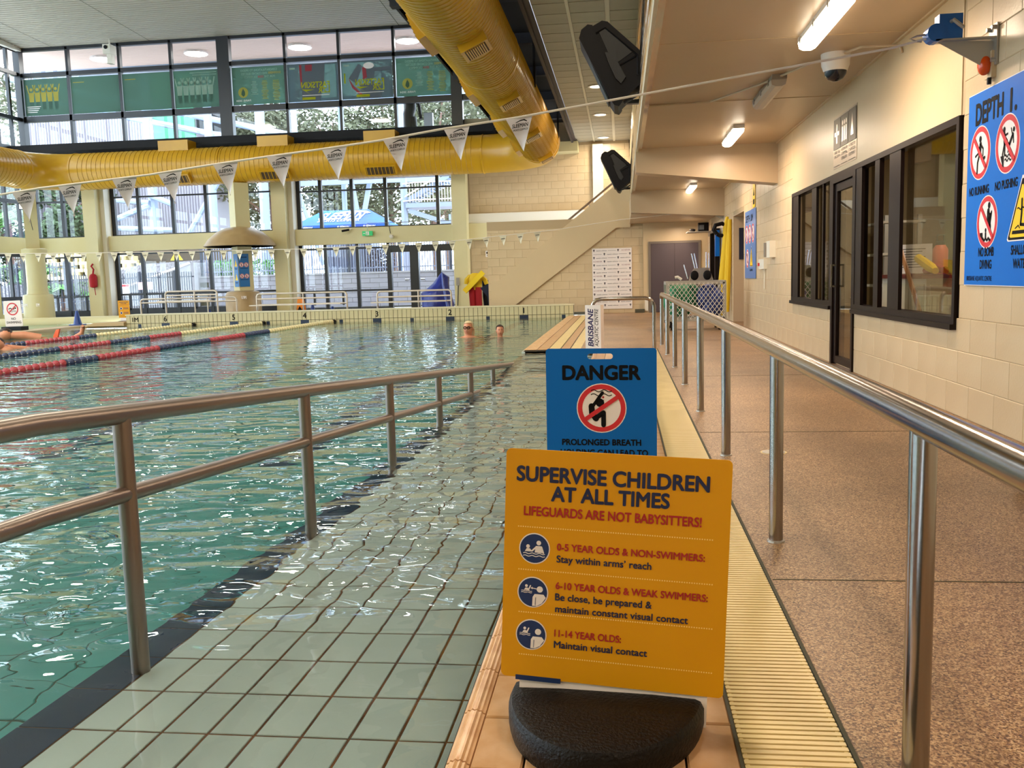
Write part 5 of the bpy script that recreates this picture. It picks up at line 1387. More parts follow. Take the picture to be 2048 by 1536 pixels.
obj('board', MB().box(.0, .36, 0, .50, -.008, 0, M), sign_yellow, t); obj('white_backing_board', MB().box(.04, .34, -.10, 0, -.008, -.002, M), sign_white, t)
d = Draw(M); d.text(navy_ink, 'SUPERVISE CHILDREN', .18, .44, .026, .03, width=.28, align='c'); d.text(navy_ink, 'AT ALL TIMES', .18, .40, .026, .03, width=.18, align='c')
d.text(red_ink, 'LIFEGUARDS ARE NOT BABYSITTERS!', .18, .365, .012, .02, width=.28, align='c')
for q in (.27, .14): d.disc(sign_white, (.09, q), .038, 1); d.disc(icon_navy, (.09, q), .030, 2); [d.rect(red_ink if z_ == 0 else navy_ink, .16, q + .02 - z_ * .02, .32, q + .03 - z_ * .02, 1) for z_ in range(3)]
d.build(t)
obj('rubber_base', MB().lathe([(.26, 0), (.26, .05), (.15, .09)], (0, 0, 0), 20, Matrix.Translation((-14.44, 25.15, .02)) @ Matrix.Diagonal((1, .4, 1, 1))), black_rubber, t)

def cone(x, y, z, m, label, h=.42, ex=False):
    t = thing('traffic_cone', label, 'cone', (x, y, z))
    obj('cone_body', MB().lathe([(.13, 0), (.12, .02), (.035, h)], (x, y, z), 14), m, t, smooth=True); obj('base', MB().box(x - .17, x + .17, y - .17, y + .17, z, z + .03), m, t)
cone(-15.8, 25.0, .02, cone_blue, 'blue cone on the ledge by the leisure pool')
cone(-9.0, 25.95, 0, cone_blue, 'blue cone right of the orange floor sign')
cone(-8.42, 26.0, 0, cone_blue, 'blue cone behind the end post of the lane four rail', .36)
cone(-12.35, 26.3, 0, cone_blue, 'blue cone beside the mushroom drum', .36)
t = thing('wet_floor_sign', 'orange folding floor sign behind the lane four rail', 'sign', (-9.32, 25.8, 0))
obj('front_leaf', MB().prism([(-9.48, 0), (-9.38, .66), (-9.28, .66), (-9.18, 0)], 25.78, 25.80, 'Y'), cone_orange, t)
obj('back_leaf', MB().prism([(-9.48, 0), (-9.38, .64), (-9.28, .64), (-9.18, 0)], 26.0, 26.02, 'Y'), cone_orange, t)
dd = Draw(frame((-9.33, 25.775, 0), (1, 0, 0), (0, 0, 1))); dd.poly(ink, [(-.07, .28), (.07, .28), (0, .40)], 1, 'pictogram'); dd.build(t)

# mushroom water feature round a turned column
t = thing('mushroom_fountain', 'brown mushroom dome with blue signs round a cream column and wide drum', 'fountain', (-12.15, 28.5, 0))
c = (-12.15, 28.4, 0); mb_ = mat('mushroom_paint', '#b09468', .45, var=(2, '#8d7148', .5))
obj('drum', MB().lathe([(.56, 0), (.56, .72), (.50, .84), (.36, .88)], c, 32), mb_, t, smooth=True)
obj('dome', MB().lathe([(1.10, 2.28), (1.14, 2.30), (.98, 2.52), (.72, 2.74), (.42, 2.87), (.2, 2.90)], c, 36), mb_, t, smooth=True)
obj('dome_underside', MB().lathe([(1.10, 2.28), (.3, 2.34)], c, 36), pale_paint, t)
obj('column', MB().box(-.24, .24, -.24, .24, 0, 4.29, Matrix.Translation((c[0], c[1] + .1, 0)) @ Matrix.Rotation(pi / 4, 4, 'Z')), hall_cream, t)
for sgn in (-1, 1):
    o0 = Vector((c[0], c[1] + .1 - .3394, 1.0)); right = Vector((1, sgn, 0)).normalized()
    org = o0 + (right * -.36 if sgn < 0 else right * .02)
    M = frame(tuple(org - Vector((sgn, -1, 0)).normalized() * 0 + Vector((0, -.02, 0))), tuple(right), (0, 0, 1))
    sg = obj('panel_sign', MB().box(0, .34, 0, 1.05, -.006, 0, M), mat('teal_blue_board', '#1266a4', .4), t)
    d = Draw(M)
    if sgn < 0:
        for q in (.72, .28): s = .12; tri((.17, q + .03), .13); d.line(ink, [(.17, q + .06), (.13, q - .03)], .02, 5); d.rect(ink, .06, q - .14, .28, q - .125, 1); d.rect(ink, .09, q - .17, .25, q - .155, 1)
    else:
        for q in (.70, .34):
            for x in (.09, .25): d.prohibit((x, q), .075); d.line(ink, [(x, q + .03), (x - .01, q - .04)], .02, 4); d.bar(7)
            d.rect(ink, .04, q - .12, .30, q - .105, 1)
        d.rect(ink, .06, .93, .28, .95, 1)
    for (mn, part), (m, mbb) in d.L.items():
        me = bpy.data.meshes.new(part); me.from_pydata(mbb.v, [], mbb.f); me.materials.append(m); oo = bpy.data.objects.new(part, me); link(oo); oo.parent = sg
dd = Draw(frame((c[0], c[1] - .57, 0), (1, 0, 0), (0, 0, 1))); dd.text(sign_white, '0.9M', .18, .62, .09, .02, width=.16); dd.build(t)

# fittings on the ring beam
t = thing('exit_sign', 'green running-man exit sign hung under the cream ring beam', 'exit sign', (-8.25, 29.55, 2.6))
obj('case', MB().box(-8.42, -8.08, 29.50, 29.56, 2.55, 2.70), mat('exit_green', '#17a05a', .4, emit=.5), t)
dd = Draw(frame((-8.25, 29.498, 2.625), (1, 0, 0), (0, 0, 1))); dd.rect(sign_white, -.05, -.06, .06, .06, 1, 'pictogram'); dd.line(MATS['exit_green'], [(0, .04), (-.01, -.01), (-.03, -.05)], .018, 2); dd.line(MATS['exit_green'], [(-.01, -.01), (.02, -.045)], .015, 2); dd.line(sign_white, [(-.13, 0), (-.08, 0)], .02, 2); dd.build(t)
obj('rod', MB().tube([(-8.25, 29.53, 2.70), (-8.25, 29.53, 2.95), (-4.95, 29.53, 2.95)], .012, 6), galv, t)
t = thing('wall_camera', 'small black camera on the cream ring beam left of the exit sign', 'camera', (-9, 29.5, 2.75))
obj('body', MB().tube([(-9.08, 29.40, 2.72), (-8.85, 29.48, 2.76)], .035, 8), black_plastic, t); obj('mount', MB().tube([(-8.85, 29.48, 2.76), (-8.8, 29.62, 2.8)], .02, 6), pale_paint, t)
t = thing('wall_camera', 'small pale camera on the ring beam right of the exit sign', 'camera', (-7.4, 29.5, 2.5))
obj('body', MB().ell((-7.45, 29.5, 2.50), (.07, .06, .07)), pale_paint, t, smooth=True); obj('cable', MB().tube([(-7.5, 29.6, 2.6), (-7.55, 29.6, 2.95)], .01, 6), black_metal, t)
t = thing('wall_camera', 'pale box camera hanging at the top of the clerestory', 'camera', (-16.7, 29.5, 8.9))
obj('body', MB().box(-16.85, -16.60, 29.3, 29.7, 8.75, 9.05), pale_paint, t); obj('lens', MB().tube([(-16.74, 29.27, 8.95), (-16.74, 29.3, 8.95)], .06, 12), black_plastic, t); obj('mount', MB().box(-16.78, -16.62, 29.4, 29.6, 8.45, 8.75).box(-16.74, -16.70, 29.5, 29.54, 9.05, 9.3), pale_paint, t)
t = thing('rescue_throw_bag', 'red rescue bag hanging on the second cream column', 'rescue bag', (-17.7, 29.1, 1.5))
obj('bag', MB().lathe([(.04, -.25), (.12, -.22), (.13, .1), (.10, .18), (.04, .22)], (-17.7, 29.1, 1.35), 12), red_cloth, t, smooth=True)
obj('loop', MB().tube([(-17.7, 29.1, 1.55), (-17.66, 29.1, 1.72), (-17.74, 29.1, 1.82), (-17.7, 29.15, 1.9)], .03, 8), red_cloth, t); obj('tail', MB().tube([(-17.68, 29.1, 1.12), (-17.65, 29.1, .85)], .012, 6), red_cloth, t)
t = thing('small_wall_notice', 'little white notice on the block wall above the lifeguard outfit', 'notice', (-4.3, 29.95, 1.9))
M = frame((-4.42, 29.96, 1.75), (1, 0, 0), (0, 0, 1)); obj('board', MB().box(0, .40, 0, .20, -.01, 0, M), sign_white, t)
dd = Draw(M); dd.rect(ink, .03, .10, .11, .17, 1); dd.rect(ink, .14, .14, .37, .165, 1); dd.rect(ink, .14, .09, .34, .115, 1); dd.rect(ink, .04, .04, .18, .06, 1); dd.build(t)

# blue tarpaulin cover
t = thing('tarpaulin_cover', 'dark blue tarpaulin draped to a peak by the glass doors', 'cover', (-5.4, 26.6, 0))
b = MB(); rr = random.Random(4)
base = [(-5.86, 26.2), (-5.4, 26.1), (-4.92, 26.3), (-4.88, 26.8), (-5.2, 27.1), (-5.8, 26.9)]
def ringz(z, cx, cy, s, n=24):
    out = []
    for i in range(n):
        a = 2 * pi * i / n; p = Vector((0.47 * cos(a), 0.42 * sin(a), 0)) * s
        out.append((cx + p.x * (1 + .07 * sin(5 * a + z * 5)), cy + p.y * (1 + .07 * cos(4 * a)), z))
    return out
rings = [ringz(0, -5.38, 26.6, 1.05), ringz(.35, -5.40, 26.6, .98), ringz(.66, -5.42, 26.6, .92), ringz(.74, -5.38, 26.6, .78), ringz(.95, -5.27, 26.6, .50), ringz(1.12, -5.20, 26.6, .36), ringz(1.24, -5.24, 26.6, .08)]
vs = [p for r_ in rings for p in r_]; n = 24
fs = [(i * n + j, i * n + (j + 1) % n, (i + 1) * n + (j + 1) % n, (i + 1) * n + j) for i in range(len(rings) - 1) for j in range(n)] + [tuple((len(rings) - 1) * n + j for j in range(n))]
b.add(vs, fs); obj('sheet', b, tarp_blue, t, smooth=True)
obj('fold_edge', MB().tube([(-5.22, 26.5, 1.26), (-5.14, 26.2, .9), (-5.0, 26.12, .2)], [.02, .03, .04], 6), mat('tarp_pale', '#5c6fb8', .4), t)
# hanging lifeguard uniform and wetsuits
t = thing('lifeguard_uniform', 'hanging yellow shirt and red trousers with yellow rescue tube', 'uniform', (-4.35, 27, 0))
obj('shirt', MB().lathe([(.13, .72), (.16, .85), (.17, 1.05), (.14, 1.17), (.06, 1.22)], (0, 0, 0), 14, Matrix.Translation((-4.32, 27, 0)) @ Matrix.Diagonal((1.25, .6, 1, 1))).tube([(-4.47, 27, 1.14), (-4.58, 27, 1.02), (-4.60, 27, .90)], [.06, .07, .06], 8).tube([(-4.17, 27, 1.14), (-4.02, 27, 1.0), (-3.98, 27, .88)], [.06, .07, .06], 8), yellow_cloth, t, smooth=True)
for x in (-4.42, -4.24): obj('trouser_leg', MB().tube([(x, 27, .80), (x + .01, 27, .4), (x + .02, 27, .0)], [.11, .10, .09], 10), red_cloth, t, smooth=True)
obj('rescue_tube', MB().box(-.075, .075, -.40, .40, -.05, .05, Matrix.Translation((-4.33, 26.82, .96)) @ Matrix.Rotation(pi / 2, 4, 'X') @ Matrix.Rotation(-.80, 4, 'Z')), yellow_foam, t)
t = thing('wetsuit', 'black wetsuit hanging beside the red trousers', 'wetsuit', (-4.0, 27.1, 0))
obj('suit', MB().tube([(-4.03, 27.2, 1.0), (-4.02, 27.2, .5), (-4.0, 27.2, .02)], [.12, .12, .09], 10), black_rubber, t, smooth=True)
obj('pole', MB().tube([(-3.86, 27.1, 0), (-3.88, 27.1, .75)], .06, 8), pale_paint, t)
t = thing('hanging_towel', 'navy cloth with red straps hanging against the stair wall', 'cloth', (-3.72, 26, 0))
obj('cloth', MB().prism([(-3.98, .78), (-3.70, .93), (-3.50, 1.0), (-3.48, 0), (-3.72, 0), (-3.80, .55)], 25.75, 25.85, 'Y'), navy_cloth, t)
obj('strap', MB().tube([(-3.46, 25.7, 1.05), (-3.62, 25.7, .82), (-3.60, 25.7, .35)], .03, 8).tube([(-3.42, 25.7, .98), (-3.52, 25.7, .80), (-3.50, 25.7, .66)], .03, 8), mat('bright_red_strap', '#d01f33', .6), t)
t = thing('wall_outlet_box', 'small electrical box with cable on the end column', 'box', (-5.0, 29.1, .9))
obj('case', MB().box(-5.28, -5.18, 29.12, 29.2, .85, 1.1), mat('outlet_grey', '#8a8478', .5), t); obj('cable', MB().tube([(-5.22, 29.15, .85), (-5.26, 29.15, .2)], .015, 6), black_plastic, t)

# ============================================================ people in the water
def head(t, c, s, hair_m, look=0.0, glasses=False, long_hair=False, skin_m=skin, bun=False):
    x, y, z = c; Mh = Matrix.Translation(c) @ Matrix.Rotation(look, 4, 'Z') @ Matrix.Diagonal((s, s, s, 1))
    # one skinned surface: skull, jaw, neck and shoulders
    b = MB(); n = 20
    prof = [(-.33, .30, .16, .02), (-.22, .27, .15, .02), (-.165, .22, .12, .01), (-.140, .12, .08, .0), (-.125, .060, .062, 0), (-.105, .055, .060, .0), (-.085, .060, .070, -.005), (-.06, .070, .086, -.012), (-.03, .077, .098, -.008), (.0, .080, .102, 0), (.04, .080, .103, 0), (.08, .072, .094, .004), (.11, .050, .068, .006), (.125, .02, .03, .008)]
    vs = []
    for zz, rx, ry, oy in prof:
        for j in range(n):
            a = 2 * pi * j / n; vs.append((rx * cos(a), oy + ry * sin(a), zz))
    fs = [(i * n + j, i * n + (j + 1) % n, (i + 1) * n + (j + 1) % n, (i + 1) * n + j) for i in range(len(prof) - 1) for j in range(n)] + [tuple(range(n))[::-1], tuple((len(prof) - 1) * n + j for j in range(n))]
    b.add(vs, fs, Mh)
    b.ell((0, -.104, -.012), (.013, .022, .020), 8, 6, Mh)
    b.ell((-.080, 0, -.005), (.012, .022, .032), 8, 6, Mh).ell((.080, 0, -.005), (.012, .022, .032), 8, 6, Mh)
    obj('body', b, skin_m, t, smooth=True)
    e = MB(); [e.ell((q, -.088, .022), (.013, .010, .008), 8, 6, Mh) for q in (-.030, .030)]
    e.box(-.045, -.015, -.099, -.09, .038, .044, Mh).box(.015, .045, -.099, -.09, .038, .044, Mh)
    obj('eyes', e, hair_dark, t)
    obj('mouth', MB().ell((0, -.095, -.052), (.024, .008, .006), 8, 6, Mh), mat('lips', '#8e4040', .5), t)
    hb = MB(); vs = []; n = 20
    hp = [(.02, .088, .108, .018), (.06, .090, .110, .012), (.085, .085, .104, .010), (.105, .074, .098, .008), (.13, .045, .06, .008), (.142, .01, .015, .008)]
    if long_hair: hp = [(-.14, .098, .055, .055), (-.08, .104, .06, .050), (-.02, .104, .07, .045), (.0, .10, .09, .035)] + hp
    for zz, rx, ry, oy in hp:
        for j in range(n):
            a = 2 * pi * j / n; cut = .45 if (sin(a) < -.35 and zz < .09) else 1
            vs.append((rx * cos(a) , oy + ry * sin(a) * (cut if zz < .09 else 1), zz))
    hb.add(vs, [(i * n + j, i * n + (j + 1) % n, (i + 1) * n + (j + 1) % n, (i + 1) * n + j) for i in range(len(hp) - 1) for j in range(n)] + [tuple((len(hp) - 1) * n + j for j in range(n))], Mh)
    obj('hair', hb, hair_m, t, smooth=True)
    if glasses:
        g = MB()
        for q in (-.033, .033):
            g.tube([(q + .027 * cos(2 * pi * i / 12), -.108, .020 + .022 * sin(2 * pi * i / 12)) for i in range(13)], .0075, 5, M=Mh)
        g.tube([(-.006, -.108, .022), (.006, -.108, .022)], .004, 5, M=Mh).tube([(-.06, -.106, .024), (-.082, 0, .02)], .004, 5, M=Mh).tube([(.06, -.106, .024), (.082, 0, .02)], .004, 5, M=Mh)
        obj('glasses', g, black_plastic, t)
t = thing('person', 'woman with glasses and pale hair, head and shoulders above the water', 'person', (-2.88, 17.0, WZ))
head(t, (-2.88, 17.0, WZ + .155), 1.05, hair_blond, -.1, glasses=True, long_hair=True)
t = thing('person', 'dark-haired child with head above the water right of the woman', 'person', (-2.28, 17.0, WZ))
head(t, (-2.28, 17.0, WZ + .10), .84, hair_dark, .25)
t = thing('person', 'swimmer with dark wet hair floating at the left frame edge, feet up', 'person', (-14.3, 19.8, WZ))
hm = MB(); hm.ell((-13.98, 19.3, .06), (.14, .16, .14), 14, 9).tube([(-13.9, 19.35, .05), (-13.68, 19.5, .03), (-13.40, 19.7, -.06)], [.08, .11, .12], 10).tube([(-13.42, 19.68, -.10), (-13.1, 20.0, -.16), (-12.88, 20.2, -.10)], [.10, .08, .06], 10).tube([(-12.9, 20.2, -.10), (-12.75, 20.3, .02), (-12.70, 20.3, .17), (-12.66, 20.22, .20)], [.07, .055, .05, .03], 10)
obj('body', hm, skin, t, smooth=True); obj('hair', MB().ell((-14.0, 19.33, .08), (.155, .17, .15), 14, 9), hair_dark, t, smooth=True)
obj('swim_fin', MB().prism([(-13.26, -.04), (-13.17, .13), (-13.08, .15), (-13.14, -.04)], 19.95, 20.0, 'Y'), mat('fin_orange', '#e8643a', .5), t)
t = thing('person', 'second swimmer with reddish skin low in the water at left frame edge', 'person', (-11.7, 16.0, WZ))
h2 = MB(); h2.ell((-11.72, 15.9, .05), (.13, .15, .14), 14, 9).ell((-11.72, 16.0, -.08), (.24, .18, .12), 12, 8).tube([(-11.7, 16.1, -.08), (-11.5, 16.8, -.16)], [.14, .1], 10)
obj('body', h2, skin, t, smooth=True); obj('hair', MB().ell((-11.74, 15.93, .09), (.135, .15, .12), 12, 8), hair_dark, t, smooth=True)

t = thing('hose_trolley', 'black wheeled thing just past the handrail, cut by the frame edge', 'trolley', (1.83, 4.36, 0))
obj('wheel', MB().tube([(1.81, 4.36, .065), (1.85, 4.36, .065)], .065, 18), black_plastic, t)
obj('fork', MB().box(1.852, 1.87, 4.33, 4.39, .03, .16), black_metal, t)
obj('axle', MB().tube([(1.79, 4.36, .065), (1.95, 4.36, .065)], .012, 8), black_metal, t)
# ============================================================ outside, seen through the glass
grd = struct('ground')
obj('paving', MB().box(-60, 30, 30.3, 90, -.3, -.05), ground_m, grd)
obj('garden_bank', MB().box(-18.2, 6, 38.4, 41, 1.0, 1.42), mulch, grd)
obj('upper_terrace', MB().box(-60, 30, 41, 90, 1.0, 1.45), ground_m, grd)
rw = thing('retaining_wall', 'long grey blockwork retaining wall outside the glazed end wall', 'wall', (-8, 38, 0))
obj('wall_core', MB().box(-18.2, 3, 38.02, 38.4, -.1, 1.40), dark_grout, rw)
obj('coping', MB().box(-18.22, 3, 37.97, 38.45, 1.40, 1.47), render_grey, rw)
bmz = slabmesh('block', .79, .188, .03, concrete, .006); n = 0
for c in range(7):
    for k in range(26):
        x = -18.2 + .8 * k + (.4 if c % 2 else 0)
        if x > 2.3: continue
        o = copies(bmz, 'block', rw, [(x + .4, 38.0, .10 + .2 * c)])[0]; o.rotation_euler = (pi / 2, 0, 0)
rw2 = thing('ramp_wall', 'pale concrete ramp wall with sloping white edge behind the left windows', 'wall', (-18, 38, 0))
obj('wall_body', MB().prism([(-30, 0), (-18.2, 0), (-18.2, 2.1), (-18.5, 2.02), (-22.2, .80), (-26, .1), (-30, .02)], 37.6, 37.9, 'Y'), render_grey, rw2)
obj('sloping_edge', MB().tube([(-24.5, 37.58, .30), (-22.2, 37.58, .84), (-18.4, 37.58, 2.06)], .05, 6), sign_white, rw2)
obj('gravel_bank', MB().prism([(-30, 0), (-18.3, 0), (-18.3, 2.2), (-21, 2.1), (-24, 1.5), (-30, 1.2)], 38.5, 41, 'Y'), mat('gravel', '#a8a3a6', .9, var=(14, '#5f5a62', .8)), rw2)
def fence(x0, x1, y, z0, h, label, m, step=.115, rails=(.12, .9), posts=2.2, limit=250):
    t = thing('palisade_fence', label, 'fence', ((x0 + x1) / 2, y, z0))
    pm_ = MB().box(-.018, .018, -.012, .012, 0, h).mesh('picket', m); k = 0; x = x0
    st_ = MB()
    while x < x1:
        if k < limit: copies(pm_, 'picket', t, [(x, y, z0)])
        else: st_.box(x - .018, x + .018, y - .012, y + .012, z0, z0 + h)
        x += step; k += 1
    if st_.v: obj('far_pickets', st_, m, t, kind='stuff')
    for q in rails: obj('rail', MB().box(x0, x1, y - .02, y + .02, z0 + h * q - .025, z0 + h * q + .025), m, t)
    x = x0
    while x < x1 + .01: obj('post', MB().box(x - .045, x + .045, y - .045, y + .045, z0, z0 + h + .05), fence_mat, t); x += posts
fence(-18.1, 2.2, 38.1, 1.47, 1.45, 'grey palisade fence standing on top of the retaining wall', fence_light)
fence(-22.3, -17.0, 35.0, 0.0, 1.65, 'dark picket fence in front of the ramp wall', fence_mat, step=.10, rails=(.35, .88), posts=1.5)
fence(-27.5, -22.6, 36.0, .3, 1.9, 'dark garden fence in front of the palms', fence_mat, step=.16)
# stepped precast crib wall
t = thing('crib_wall', 'cream precast crib wall stepping up the bank', 'wall', (-25, 43, 2))
cw = MB().box(-.35, .35, -.25, .25, 0, .16).box(-.30, -.20, -.25, .25, .16, .36).box(.20, .30, -.25, .25, .16, .36).mesh('crib_unit', mat('crib_cream', '#c9bb92', .8))
for r_ in range(5):
    for k in range(10 - r_): copies(cw, 'crib_unit', t, [(-30 + .74 * k + .37 * r_, 42.5 + .2 * r_, 1.55 + .36 * r_)])
obj('backing_soil', MB().box(-30.5, -19.5, 43.4, 44, 1, 3.4), mat('dark_soil', '#4b4034', .9), t)

# steelwork and clad building
def bar3(a, b, r, m, parent, name='brace'): obj(name, MB().tube([a, b], r, 8), m, parent)
t = thing('steel_structure', 'pale blue tubular steel structure supporting the building outside', 'steelwork', (-14, 44, 0))
for x, y, r in ((-23.1, 44.6, .34), (-19.7, 44, .30), (-17.1, 44, .36), (-15.4, 44, .22), (-14.0, 47, .2)): bar3((x * 1.02, y, 0), (x * 1.02, y, 14), r * .7, struct_steel, t, 'column')
for a, b, r in (((-22.6, 44, 2), (-19.0, 44, 7.3), .2), ((-27, 44.3, 4.0), (-23.6, 44.3, 5.2), .22), ((-27, 44.3, 5.7), (-23.6, 44.3, 5.3), .2), ((-23.6, 44.3, 5.7), (-22.4, 44.3, 5.2), .2), ((-27, 44.3, 4.2), (-22.4, 44.3, 3.9), .2), ((-14.0, 46.5, 8.0), (-13.2, 46.5, 3), .18), ((-12.4, 46.5, 7.6), (-13.4, 46.5, 3.4), .2), ((-15.6, 47, 2), (-17.4, 47, 8), .16), ((-32, 46, 12.2), (-15, 46, 8.2), .22), ((-32, 46, 11.4), (-15, 46, 7.5), .22)):
    bar3(a, b, r * .7, struct_steel, t)
obj('beam', MB().box(-17, 2, 45.8, 46.2, 9.9, 10.3).box(-17, -9, 45.9, 46.1, 6.0, 6.25), struct_steel, t)
t = thing('clad_building', 'corrugated pale building block behind the steelwork', 'building', (-28, 50, 0))
cb_ = MB()
for k in range(64):
    x = -32.8 + .16 * k; cb_.prism([(x, 48), (x + .05, 47.94), (x + .10, 47.94), (x + .15, 48), (x + .15, 48.2), (x, 48.2)], 2.8, 13, 'Z')
obj('corrugated_sheet', cb_, clad, t, kind='stuff'); obj('building_body', MB().box(-32.9, -22.6, 48.1, 54, 0, 13), clad, t)
obj('green_panel', MB().box(-24.9, -22.6, 47.8, 47.94, 9.0, 12.6), mat('green_paint', '#3f8a6a', .6), t); obj('dark_opening', MB().box(-22.5, -20.4, 47.8, 48, 9.3, 12.4), dark_void, t)
t = thing('equipment_hut', 'grey louvred hut standing on the terrace behind the fence', 'hut', (-13.3, 43.5, 1.4))
obj('hut_wall', MB().box(-14.2, -11.9, 43.1, 44.6, 1.45, 3.0), mat('hut_blue_grey', '#7d86a0', .6), t); obj('hut_roof', MB().box(-14.3, -11.8, 43.0, 44.7, 3.0, 3.08), fence_mat, t)
for k in range(10): obj('louvre', MB().box(-14.1 + .22 * k, -14.0 + .22 * k, 43.04, 43.1, 1.5, 2.95), fence_light, t)
t = thing('shrub', 'dark rounded shrub beside the grey hut', 'shrub', (-11.2, 42.6, 1.4))
def leaves(mb, c, r, n, size, rr, up=0):
    for _ in range(n):
        while True:
            p = Vector((rr.uniform(-1, 1), rr.uniform(-1, 1), rr.uniform(-1, 1)))
            if .35 < p.length < 1: break
        q = Vector((c[0] + p.x * r[0], c[1] + p.y * r[1], c[2] + p.z * r[2]))
        a = Vector((rr.uniform(-1, 1), rr.uniform(-1, 1), rr.uniform(-.6, .6))).normalized() * size; b2 = a.cross(Vector((rr.uniform(-1, 1), rr.uniform(-1, 1), rr.uniform(-1, 1)))).normalized() * size * .45
        mb.add([q - a, q - b2, q + a, q + b2], [(0, 1, 2, 3)])
def leafobj(name, mb, m, parent):
    me = bpy.data.meshes.new(name); me.from_pydata([tuple(v) for v in mb.v], [], mb.f); me.materials.append(m)
    obj(name, me, m, parent, kind='stuff')
rr = random.Random(11)
b = MB(); leaves(b, (-11.3, 42.6, 2.0), (.75, .5, .65), 900, .10, rr); leafobj('foliage', b, mat('plum_leaf', '#4a4250', .7, var=(4, '#8c8290', .5)), t); obj('stem', MB().tube([(-11.3, 42.6, 1.4), (-11.3, 42.6, 2)], .06, 6), bark, t)
# marquee
t = thing('marquee', 'bright blue gabled marquee with white lettering outside', 'marquee', (-13, 41, 1.4))
x0, x1, y0, y1, e, rg = -14.75, -10.35, 40.2, 42.8, 3.62, 4.36
xm0, xm1, ym = -13.65, -11.5, 41.5
blue1 = mat('marquee_blue', '#0a5fa6', .6, var=(.5, '#1f3396', .7))
mq = MB().add([(x0, y0, e), (x1, y0, e), (x1, y1, e), (x0, y1, e), (xm0, ym, rg), (xm1, ym, rg)], [(0, 1, 5, 4), (1, 2, 5), (2, 3, 4, 5), (3, 0, 4)])
obj('canopy', mq, blue1, t); obj('valance', MB().box(x0, x1, y0 - .01, y0 + .01, e - .22, e).box(x0 - .01, x0 + .01, y0, y1, e - .22, e).box(x1 - .01, x1 + .01, y0, y1, e - .22, e), blue1, t)
for x in (x0, x1):
    for y in (y0, y1): obj('pole', MB().tube([(x, y, 1.4), (x, y, e)], .03, 6), mat('marquee_pole', '#0d6cb0', .4), t)
ang = math.atan2(rg - e, ym - y0)
M = frame(((x0 + x1) / 2, y0 - .02, e + .01), (1, 0, 0), (0, cos(ang), sin(ang)))
d = Draw(M); LL = math.hypot(rg - e, ym - y0)
d.text(sign_white, 'SLEEMAN', -.1, LL * .38, .62, .03, width=2.0, align='c', z=8, slant=.25); d.text(sign_white, 'SPORTS COMPLEX', -.1, LL * .20, .26, .02, width=1.95, align='c', z=8, slant=.25)
d.poly(sign_white, [(-.3, LL * .86), (.5, LL * .92), (1.0, LL * .88), (1.25, LL * .74), (1.1, LL * .70), (.8, LL * .80), (.3, LL * .78), (-.1, LL * .82)], 8)
d.build(t)
Mv = frame(((x0 + x1) / 2, y0 - .02, e - .2), (1, 0, 0), (0, 0, 1)); d = Draw(Mv)
for x in (-1.5, .2, 1.4): d.text(sign_white, 'SLEEMAN', x, .04, .11, .02, width=.55, align='c', z=2, slant=.25)
d.build(t)
# outside stairs on the right
t = thing('steel_stair', 'pale steel stair flights and landing seen through the right windows', 'stair', (-8, 40, 0))
sx, sy = -9.45, 40.0
obj('column', MB().tube([(sx, sy, 1.4), (sx, sy, 9)], .15, 8), struct_steel, t)
obj('landing', MB().box(sx + .1, -3, sy - .2, sy + 1.4, 4.22, 4.42), struct_steel, t)
for a, b in (((sx + .2, 4.45), (-7.4, 5.45)), ((sx + .2, 4.0), (-7.0, 3.2)), ((-7.3, 4.5), (-5.6, 5.6))):
    obj('stringer', MB().prism([(a[0], a[1]), (b[0], b[1]), (b[0], b[1] + .22), (a[0], a[1] + .22)], sy - .15, sy - .05, 'Y'), struct_steel, t)
for i in range(34):
    x = sx + .3 + i * .13
    obj('baluster', MB().box(x - .012, x + .012, sy - .2, sy - .17, 4.45, 5.3), sign_white, t)
for z in (4.55, 5.3): obj('handrail', MB().tube([(sx, sy - .2, z - .05), (sx + .5, sy - .2, z), (-4.5, sy - .2, z)], .03, 6), sign_white, t)
obj('handrail', MB().tube([(sx - .4, sy - .1, 4.45), (-6.9, sy - .1, 6.1)], .035, 6), sign_white, t)
for i in range(12):
    f = i / 11; obj('tread', MB().box(sx + .3 + 1.9 * f - .1, sx + .3 + 1.9 * f + .1, sy, sy + 1.1, 4.5 + 1.0 * f, 4.54 + 1.0 * f), struct_steel, t)
obj('fascia_panel', MB().box(-7.5, -6.0, sy + .1, sy + .15, 3.1, 3.9), mat('panel_pale_blue', '#a9bfe6', .5), t)
# eave soffit outside the clerestory, with lit round lamps
ev = struct('roof_eave')
for k in range(16): obj('plank', MB().box(-24, -1, 30.2 + .19 * k, 30.2 + .19 * k + .175, 9.27, 9.32), pink_soffit, ev)
obj('gutter', MB().box(-22, -1, 33.25, 33.5, 9.0, 9.5), struct_steel, ev)
obj('roof_sheet', MB().box(-22, -1, 30.2, 33.4, 9.42, 9.5), ceil_gap, ev)
for i, x in enumerate((-18.33, -14.8, -11.0, -7.17)):
    area_light('eave_lamp_light', (x, 31.8, 9.17), (.7, .7), 160, (1, .93, .86))
    l = thing('eave_lamp', ('round lit lamp under the outside eave, leftmost through the clerestory', 'round lit eave lamp left of the thick clerestory post', 'round lit eave lamp right of the thick clerestory post', 'round lit eave lamp nearest the duct')[i], 'lamp', (x, 31.8, 9.2))
    obj('lamp_body', MB().lathe([(.42, 0), (.40, .07)], (x, 31.8, 9.20), 20), sign_white, l); obj('lit_disc', MB().lathe([(.38, -.01), (.38, -.004)], (x, 31.8, 9.20), 20), mat('lit_eave_lamp', (1, .97, .93), emit=14), l)
